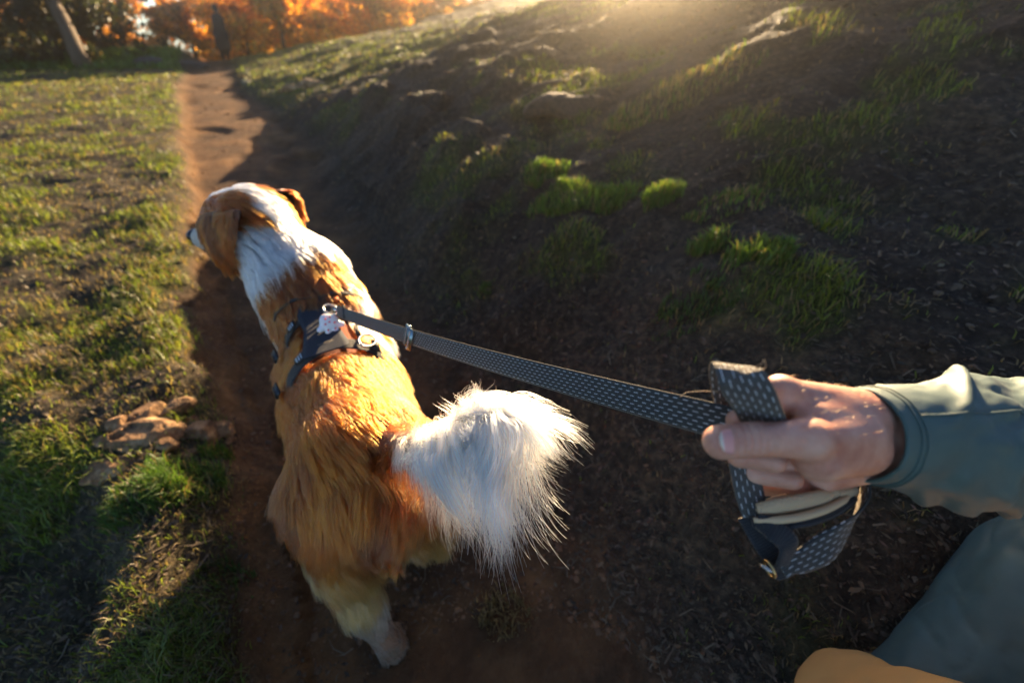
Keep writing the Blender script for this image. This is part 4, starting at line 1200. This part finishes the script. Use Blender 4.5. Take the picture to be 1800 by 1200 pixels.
# ------------------------------------------------------------------ tufts, stones, trees, the far walker
def tuft(px, py, rx, ry, n, hmin, hmax, label, col=(.10, .165, .028), dryf=.12, ang=0.0):
    c = np.array(MC[(px, py)] + (0,)) if (px, py) in MC else ground_at(px, py)
    a = RNG.random(n) * 6.283; q = np.sqrt(RNG.random(n)); q = q * (.6 + .4 * vnoise(a * 2, q * 3, seed=int(px)))
    dx, dy = np.cos(a) * q * rx, np.sin(a) * q * ry
    x = c[0] + dx * math.cos(ang) - dy * math.sin(ang); y = c[1] + dx * math.sin(ang) + dy * math.cos(ang)
    kp = (rx > .3) | (RNG.random(n) < .22 + .78 * sstep(.40, .60, fbm(x * 16, y * 16, seed=int(px) + 1, octv=2))); x, y, q = x[kp], y[kp], q[kp]; n = len(x)
    z = height(x, y)
    hg = (hmin + (hmax - hmin) * RNG.random(n)) * (1.15 - .5 * q)
    d = np.hypot(x, y)
    col = np.array(col) * (.6 + .8 * RNG.random((n, 1))); dr_ = RNG.random(n) < dryf
    col[dr_] = np.array([.30, .21, .10]) * (.5 + .8 * RNG.random((dr_.sum(), 1)))
    o = blades('grass_tuft', x, y, z, hg, .0022 * (1 + .5 * d) * (.7 + .6 * RNG.random(n)), .15 + .6 * RNG.random(n), col, grass_m, None, kind=None)
    tag(o, label, 'grass tuft', 'grass tufts on the slope and bank')
    return o
tuft(1010, 372, .30, .13, 3200, .03, .075, 'longest sunlit bright green tuft, on the slope beyond the leash', ang=-.5)
tuft(955, 338, .14, .10, 900, .03, .07, 'hazy green tuft just above the longest sunlit tuft')
tuft(1320, 497, .12, .055, 1300, .03, .075, 'bright yellow-green tuft high above the looped strap', ang=-.3)
tuft(1346, 474, .06, .04, 450, .03, .08, 'small green tuft touching the yellow-green one above the strap')
tuft(1246, 455, .075, .045, 600, .03, .065, 'compact green tuft between the brown clod and the yellow-green tuft')
tuft(1155, 395, .10, .05, 600, .035, .075, 'thin green tuft growing over a brown hump of earth')
tuft(1290, 385, .20, .09, 800, .015, .045, 'sparse tuft mixed with dry stalks on the shaded slope', dryf=.4)
tuft(1215, 545, .14, .10, 700, .015, .045, 'dim green tuft in shade between the leash and the yellow-green tuft', col=(.07, .12, .03))
tuft(850, 515, .04, .05, 200, .02, .04, 'tiny green sprig close above the middle of the leash', col=(.08, .13, .03))
tuft(310, 850, .14, .10, 2600, .03, .085, 'tall lush green tuft on the bank below the pale stone', col=(.075, .135, .028), dryf=.10)
tuft(230, 890, .14, .08, 1400, .02, .06, 'dark green tuft beside the lush one, half in shade', col=(.065, .11, .025), dryf=.12)
tuft(385, 800, .05, .04, 420, .02, .05, 'little green tuft at the very rim of the track by the stone', col=(.07, .14, .02))
tuft(400, 1015, .06, .05, 260, .015, .04, 'little green tuft in the lower sunlit strip of bank', col=(.08, .13, .03))
tuft(880, 1080, .09, .07, 420, .02, .055, 'dry straw tuft on the track below the tail plume', col=(.22, .16, .08), dryf=.8)
tuft(1170, 175, .5, .25, 900, .03, .07, 'faint tuft of dry grass high on the shaded slope', dryf=.7)

stone_m = new_mat('sandy_stone', (.38, .23, .11), .9)
sn = add_noise(stone_m, 14, 6, .65); sn2 = add_noise(stone_m, 90, 4, .6)
lk(stone_m, ramp(stone_m, sn, [(.35, (.07, .034, .014)), (.5, (.24, .125, .05)), (.66, (.48, .32, .16))]), bsdf(stone_m).inputs['Base Color'])
bq = add_bump(stone_m, sn, 1.0, .03); add_bump(stone_m, sn2, .6, .003, bq)
earth_m = new_mat('earth_crust', (.08, .05, .03), .95)
en = add_noise(earth_m, 40, 6, .7)
lk(earth_m, ramp(earth_m, en, [(.3, (.03, .02, .013)), (.7, (.15, .09, .05))]), bsdf(earth_m).inputs['Base Color'])
add_bump(earth_m, en, 1.0, .02)
def stone(name, px, py, rx, ry, rz, label, cat, seed, mat=stone_m, cave=None, ang=0, off=.0, h=None):
    c = ground_at(px, py); c[2] = height(c[0], c[1]) + off
    ca, sa = math.cos(ang), math.sin(ang)
    h = h or max(rx, ry) / 22
    def post(G, D):
        x, y, z = G[..., 0], G[..., 1], G[..., 2]
        X_ = (x * ca + y * sa) / rx; Y_ = (-x * sa + y * ca) / ry; Z_ = z / rz
        d = (np.sqrt(X_**2 + Y_**2 + Z_**2) - 1) * min(rx, ry, rz)
        d = d + rx * .30 * (fbm(x / rx * 2.6 + seed, y / rx * 2.2, z / rx * 2.2, seed=seed, octv=5, gain=.6) - .5)
        cut = np.floor(fbm(x / rx * 1.1, y / rx * 1.1, seed=seed + 5, octv=2) * 6) / 6
        d = np.maximum(d, z - rz * (.45 + .8 * cut))
        rg_ = np.random.default_rng(seed * 7 + 1)
        for _ in range(9):
            nn_ = unit(rg_.normal(size=3) * np.array([1, 1, .8])); nn_[2] = abs(nn_[2])
            d = np.maximum(d, (X_ * nn_[0] + Y_ * nn_[1] + Z_ * nn_[2] - rg_.uniform(.62, .95)) * min(rx, ry, rz) * 1.2)
        if cave is not None:
            for cxx, cyy, cr in cave:
                d = np.maximum(d, cr * rx - np.sqrt((X_ * rx - cxx * rx)**2 + (Y_ * ry - cyy * rx)**2 * 1.6 + (z - rz * .75)**2))
        return d
    V, Q = sdf_body([(.01, .01, [(E_(-rx * .6, 0, 0), E_(rx * .6, 0, 0), max(ry, rz) * 1.5, max(ry, rz) * 1.5), (E_(0, -ry, 0), E_(0, ry, 0), rx * .5, rx * .5)])], h, pad=.02, post=post)
    o = mesh_np(name, V, Q, mat, None, False, loc=tuple(c))
    return tag(o, label, cat)
stone('pale_stone', 250, 768, .105, .075, .06, 'pale crumbling orange stone with a dark hollow, on the bank beside the track', 'stone', 3, cave=[(-.50, .05, .20)], ang=.5, off=-.01)
stone('bank_stone', 345, 762, .085, .045, .055, 'ragged orange stone at the rim of the track beside the hollow one', 'stone', 41, ang=.2, off=-.01)
stone('bank_stone', 385, 752, .050, .032, .045, 'small pointed stone hanging over the edge of the track', 'stone', 42, ang=-.3, off=-.01)
stone('flat_rock', 205, 815, .09, .05, .03, 'flat brown slab of rock below the hollow stone', 'stone', 8, ang=.35, off=-.015)
stone('small_stone', 262, 735, .055, .045, .05, 'small bright sandy stone behind the hollow stone', 'stone', 12, ang=.8, off=.0)
stone('bank_stone', 310, 722, .060, .030, .035, 'thin sandy stone behind the rim stones', 'stone', 43, ang=.9, off=-.005)
stone('bank_stone', 215, 745, .045, .035, .035, 'round lump of sandy stone in the grass behind the flat slab', 'stone', 44, ang=.1, off=-.005)
for kk, (sx__, sy__, sr__, lab__) in enumerate([(300, 790, .035, 'chip of orange stone below the ragged rim stone'), (330, 800, .028, 'tiny pale chip in the sunlit dirt under the rim'), (362, 790, .032, 'split orange chip beside the pointed stone'),
        (225, 782, .04, 'cracked sandy chip in front of the hollow stone'), (180, 775, .035, 'sandy chip at the grassy side of the hollow stone'), (335, 738, .03, 'small chip between the thin stone and the rim stone'), (402, 775, .026, 'loose chip lying on the very edge above the track')]):
    stone('stone_chip', sx__, sy__, sr__, sr__ * .65, sr__ * .6, lab__, 'stone', 60 + kk, ang=kk * .7, off=-.004)
stone('earth_lump', 1000, 175, .30, .14, .10, 'earth hump catching light on its rim high up the slope', 'earth clod', 17, earth_m, off=-.04, h=.014)
stone('trail_rock', 548, 152, .28, .16, .16, 'sunlit orange rock where the track meets the far slope', 'rock', 31, h=.02)
stone('trail_rock', 512, 158, .22, .10, .09, 'low pale rock lying across the track beside the orange rock', 'rock', 33, h=.018)
stone('fallen_log', 435, 148, .75, .11, .10, 'mossy fallen log lying along the far edge of the track', 'log', 35, new_mat('mossy_wood', (.10, .09, .03), .9), ang=-.9, h=.03)
stone('mound_rock', 265, 118, .55, .35, .30, 'dark rounded rock in the green mound beyond the meadow', 'rock', 37, new_mat('dark_rock', (.035, .033, .03), .9), h=.04)
stone('mound_rock', 325, 118, .75, .25, .22, 'long dark rock beside the rounded one in the green mound', 'rock', 39, new_mat('dark_rock_b', (.04, .036, .03), .9), h=.04)

# far green fringe on the mound
n = 9000
x = RNG.uniform(-19, -9.5, n); y = RNG.uniform(15.5, 20.5, n); k = path_uw(x, y)[0] < -.2; x, y = x[k], y[k]; n = len(x)
blades('meadow_edge_grass', x, y, height(x, y), .10 + .16 * RNG.random(n), .03 + .02 * RNG.random(n), .3 + .5 * RNG.random(n),
       np.array([.10, .17, .03]) * (.5 + .9 * RNG.random((n, 1))), grass_m, 'rank green grass on the mound at the far side of the meadow')

bark_m = new_mat('bark', (.055, .038, .026), .95)
bn_ = add_noise(bark_m, 9, 6, .7, dist=1.2)
lk(bark_m, ramp(bark_m, bn_, [(.3, (.022, .016, .012)), (.7, (.10, .070, .045))]), bsdf(bark_m).inputs['Base Color'])
add_bump(bark_m, bn_, .9, .05)
leaf_m = new_mat('autumn_leaf', rough=.5)
lc_ = attr(leaf_m, 'col').outputs['Color']; lk(leaf_m, lc_, bsdf(leaf_m).inputs['Base Color'])
translucent_mix(leaf_m, mixc(leaf_m, 1.0, lc_, (1.3, 1.25, .7), 'MULTIPLY'), .55)
def tree(x, y, hgt, spread, pal, label, cat, nleaf=5200, lsize=.085, low=.1, seed=0, lean=0, name='oak_tree', group='trees beyond the meadow', trunk_r=.16, dens_k=26, top=None):
    rng = np.random.default_rng(seed)
    z = float(height(x, y, False)) - .05
    if top is not None: hgt = top - z
    root = empty(name, (x, y, z), label, cat, group)
    # trunk with limbs, joined into one tapering mesh
    Vs, Fs, off = [], [], 0
    tips = []
    def limb(p, d, L, r, depth):
        nonlocal off
        n = 5; pts = [p]; dd = d.copy()
        for i in range(n):
            dd = unit(dd + .28 * (rng.random(3) - .5) + np.array([0, 0, .05])); pts.append(pts[-1] + dd * L / n)
        pts = np.array(pts); m = 7 if depth < 2 else 5
        T = unit(np.gradient(pts, axis=0)); a = unit(np.cross(T, [.3, .9, .2])); b = np.cross(T, a)
        th = np.linspace(0, 2*np.pi, m, endpoint=False); rr = np.linspace(r, r * .45, n + 1)
        V = pts[:, None] + rr[:, None, None] * (a[:, None] * np.cos(th)[None, :, None] + b[:, None] * np.sin(th)[None, :, None])
        ii = np.arange((n+1) * m).reshape(n+1, m) + off
        Fs.append(np.stack([ii[:-1], np.roll(ii, -1, 1)[:-1], np.roll(ii, -1, 1)[1:], ii[1:]], -1).reshape(-1, 4)); Vs.append(V.reshape(-1, 3)); off += (n+1) * m
        if depth >= 2: tips.extend(pts[2:])
        if depth < 3:
            for _ in range((5, 4, 3)[depth]):
                k = rng.integers(2 if depth else 1, n + 1)
                az = rng.random() * 6.283; up = rng.uniform(-.15, .8) if depth else rng.uniform(.0, .9)
                nd_ = unit(np.array([math.cos(az), math.sin(az), up]) + dd * .5)
                limb(pts[k], nd_, L * rng.uniform(.5, .72), rr[k] * .62, depth + 1)
    limb(np.zeros(3), unit(np.array([lean, lean * .3, 1.0])), hgt * .55, trunk_r, 0)
    mesh_np('trunk', np.concatenate(Vs), np.concatenate(Fs), bark_m, root)
    # crown: leaf clumps about the twigs and a low irregular skirt
    tips = np.array(tips); sel = tips[rng.integers(0, len(tips), dens_k * 2)]
    ex = rng.random((dens_k, 3)) * np.array([2, 2, 1]) - np.array([1, 1, 0])
    ex = ex[np.hypot(ex[:, 0], ex[:, 1]) < 1]
    ex = ex * np.array([spread, spread, hgt * .8]) + np.array([0, 0, hgt * low])
    cl = np.concatenate([sel, ex]); cr = rng.uniform(.22, .60, len(cl)) * spread / 2.4
    pick = rng.integers(0, len(cl), nleaf)
    d = unit(rng.normal(size=(nleaf, 3))) * (rng.random((nleaf, 1)) ** .45)
    c = cl[pick] + d * cr[pick][:, None] * np.array([1.15, 1.15, .8])
    c = c[c[:, 2] > .08]; nl = len(c)
    u = unit(rng.normal(size=(nl, 3))); v = unit(np.cross(u, rng.normal(size=(nl, 3))))
    s = lsize * rng.uniform(.5, 1.25, (nl, 1))
    V = np.stack([c - u * s, c - v * s * .6, c + u * s, c + v * s * .6 + u * s * .2], 1).reshape(-1, 3)
    b = np.arange(nl)[:, None] * 4
    pal = np.array(pal); cc = pal[rng.integers(0, len(pal), nl)] * rng.uniform(.55, 1.25, (nl, 1))
    mesh_np('crown', V, np.concatenate([b + [0, 1, 2], b + [0, 2, 3]]), leaf_m, root, False, {'col': np.repeat(cc, 4, 0)})
    return root
OR = [(.88, .42, .04), (.80, .32, .03), (.92, .54, .07), (.50, .20, .03)]
OR2 = [(.70, .30, .03), (.50, .20, .03), (.85, .42, .05), (.30, .14, .03)]
YE = [(.68, .36, .04), (.60, .27, .03), (.50, .22, .03)]
DG = [(.020, .030, .014), (.032, .040, .018), (.05, .04, .02)]
def at(px, Y): return (px - 900) / 930 * Y, Y
x_, y_ = at(60, 17.5); tree(x_, y_, 3.6, 3.3, DG, 'huge dark evergreen tree at the far end of the meadow', 'tree', 14000, .10, .02, 1, .3, 'evergreen_tree', trunk_r=.35, dens_k=70)
x_, y_ = at(165, 19.5); tree(x_, y_, 3.4, 2.1, DG, 'dark evergreen tree between the huge one and the gap of sky', 'tree', 7000, .10, .02, 2, -.2, 'evergreen_tree', trunk_r=.25, dens_k=50)
x_, y_ = at(-60, 16.0); tree(x_, y_, 3.8, 3.0, DG, 'dark evergreen tree cut by the picture edge beyond the meadow', 'tree', 9000, .10, .02, 3, .2, 'evergreen_tree', trunk_r=.3, dens_k=50)
OL = [(212, 27, 4.6, .75, YE, 'slender golden tree at the side of the sky gap'),
      (250, 30, 1.75, 1.5, YE, 'low golden bush under the sky gap'),
      (325, 26, 4.2, 1.6, OR2, 'rusty oak between the sky gap and the far walker'),
      (425, 25, 4.6, 1.8, OR, 'orange oak just beside the far walker'),
      (455, 27, 5.0, 2.2, OR2, 'dull rusty oak behind the bend of the track'),
      (490, 22, 3.6, 1.5, OR, 'bright orange oak with low boughs by the bend of the track'),
      (560, 27, 5.2, 2.2, OR, 'tall orange oak between the bend and the upper slope'),
      (610, 31, 5.5, 2.4, OR2, 'brownish oak standing behind the tall orange one'),
      (665, 27, 4.6, 1.9, OR, 'orange oak with gaps between its boughs, over the green slope'),
      (730, 31, 5.0, 2.2, OR, 'orange oak above the first green strip of slope'),
      (800, 34, 5.4, 2.4, OR2, 'pale rusty oak fading into the glare'),
      (880, 38, 6.0, 2.8, OR2, 'rusty oak on the crest beside the sun glare')]
for i, (px, Y, hg_, sp, pal, lab) in enumerate(OL):
    x_, y_ = at(px, Y); tree(x_, y_, hg_, sp * 1.15, pal, lab, 'tree', 9000, .095, .0, 40 + i, trunk_r=.10, dens_k=44, top=None if hg_ < 2 else 2.3 + .02 * Y)
for i, (px, Y) in enumerate([(425, 38), (520, 36), (610, 40), (700, 38), (90, 36), (0, 34)]):
    x_, y_ = at(px, Y); tree(x_, y_, 8, 5.0, OR2, ['back oak glimpsed behind the far walker', 'back oak glimpsed behind the bright orange one', 'back oak glimpsed behind the brownish one',
        'back oak glimpsed behind the gappy orange one', 'back oak hidden mostly by the smaller evergreen', 'back oak hidden mostly by the huge evergreen'][i], 'tree', 12000, .18, .0, 80 + i, group='trees of the second row', top=3.3, dens_k=60)
# pale bare bough lit by the sun in front of the dark tree
q0 = P(135, 92, 13.2); q1 = P(84, -12, 13.2)
tag(tube('leaning_trunk', [q0 + np.array([0, 0, -.4]), q0, (q0 + q1) / 2 + np.array([.05, 0, 0]), q1, q1 + (q1 - q0) * .5], .10, new_mat('bare_bark', (.10, .062, .032), .85), None, rv=[.26, .22, .19, .16, .12]),
    'bare sunlit leaning trunk in front of the dark evergreen', 'tree trunk')

# far walker
gx0, gy0 = at(379, 19.6); gz0 = float(height(gx0, gy0))
FPR = math.radians(8)
fp = empty('person', (gx0, gy0, gz0), 'far-off person in a long dark coat where the track bends', 'person')
fp.rotation_euler = (0, FPR, 0)
coat_m = new_mat('dark_coat', (.006, .007, .010), .85)
V, Q = sdf_body([(.05, .05, [(E_(0,0,.50), E_(0,0,1.30), .25, .20), (E_(0,0,1.30), E_(0,0,1.42), .17, .09), (E_(0,.0,1.38), E_(.24,0,.82), .075, .06), (E_(0,0,1.38), E_(-.24,0,.82), .075, .06),
     (E_(.08,0,.55), E_(.10,.02,.12), .09, .06), (E_(-.08,0,.55), E_(-.09,-.05,.12), .09, .06)])], .025)
mesh_np('coat', V, Q, coat_m, fp)
V, Q = sdf_body([(.03, .03, [(E_(0,0,1.42), E_(0,0,1.52), .055, .055), (E_(0,.01,1.60), E_(0,0,1.64), .095, .10), (E_(0,.09,1.59), E_(0,.11,1.58), .02, .02)])], .015)
mesh_np('head', V, Q, skin, fp)
V, Q = sdf_body([(.02, .02, [(E_(0,-.02,1.66), E_(0,-.03,1.62), .105, .10)])], .015)
mesh_np('hair', V, Q, new_mat('dark_hair', (.015, .010, .008), .8), fp)
for sx in (.10, -.09):
    V, Q = sdf_body([(.02, .02, [(E_(sx, -.02, .05), E_(sx, .14, .04), .055, .045)])], .015)
    mesh_np('shoe', V, Q, boot_m, fp)

# ------------------------------------------------------------------ thin haze added to make the glow round the sun
hm = bpy.data.materials.new('glow_haze'); hm.use_nodes = True
hm.node_tree.nodes.remove(hm.node_tree.nodes['Principled BSDF'])
pv = hm.node_tree.nodes.new('ShaderNodeVolumePrincipled')
pv.inputs['Color'].default_value = (.96, .88, .74, 1)
pv.inputs['Density'].default_value = 0.0058
pv.inputs['Anisotropy'].default_value = 0.955
lk(hm, pv.outputs[0], hm.node_tree.nodes['Material Output'].inputs['Volume'])
hz = rbox('haze', (0, 55, 3.5), (224, 156, 17), [(1,0,0),(0,1,0),(0,0,1)], hm, None, 0.001)
tag(hz, 'thin haze added over the whole hillside to glow near the sun', kind='stuff')
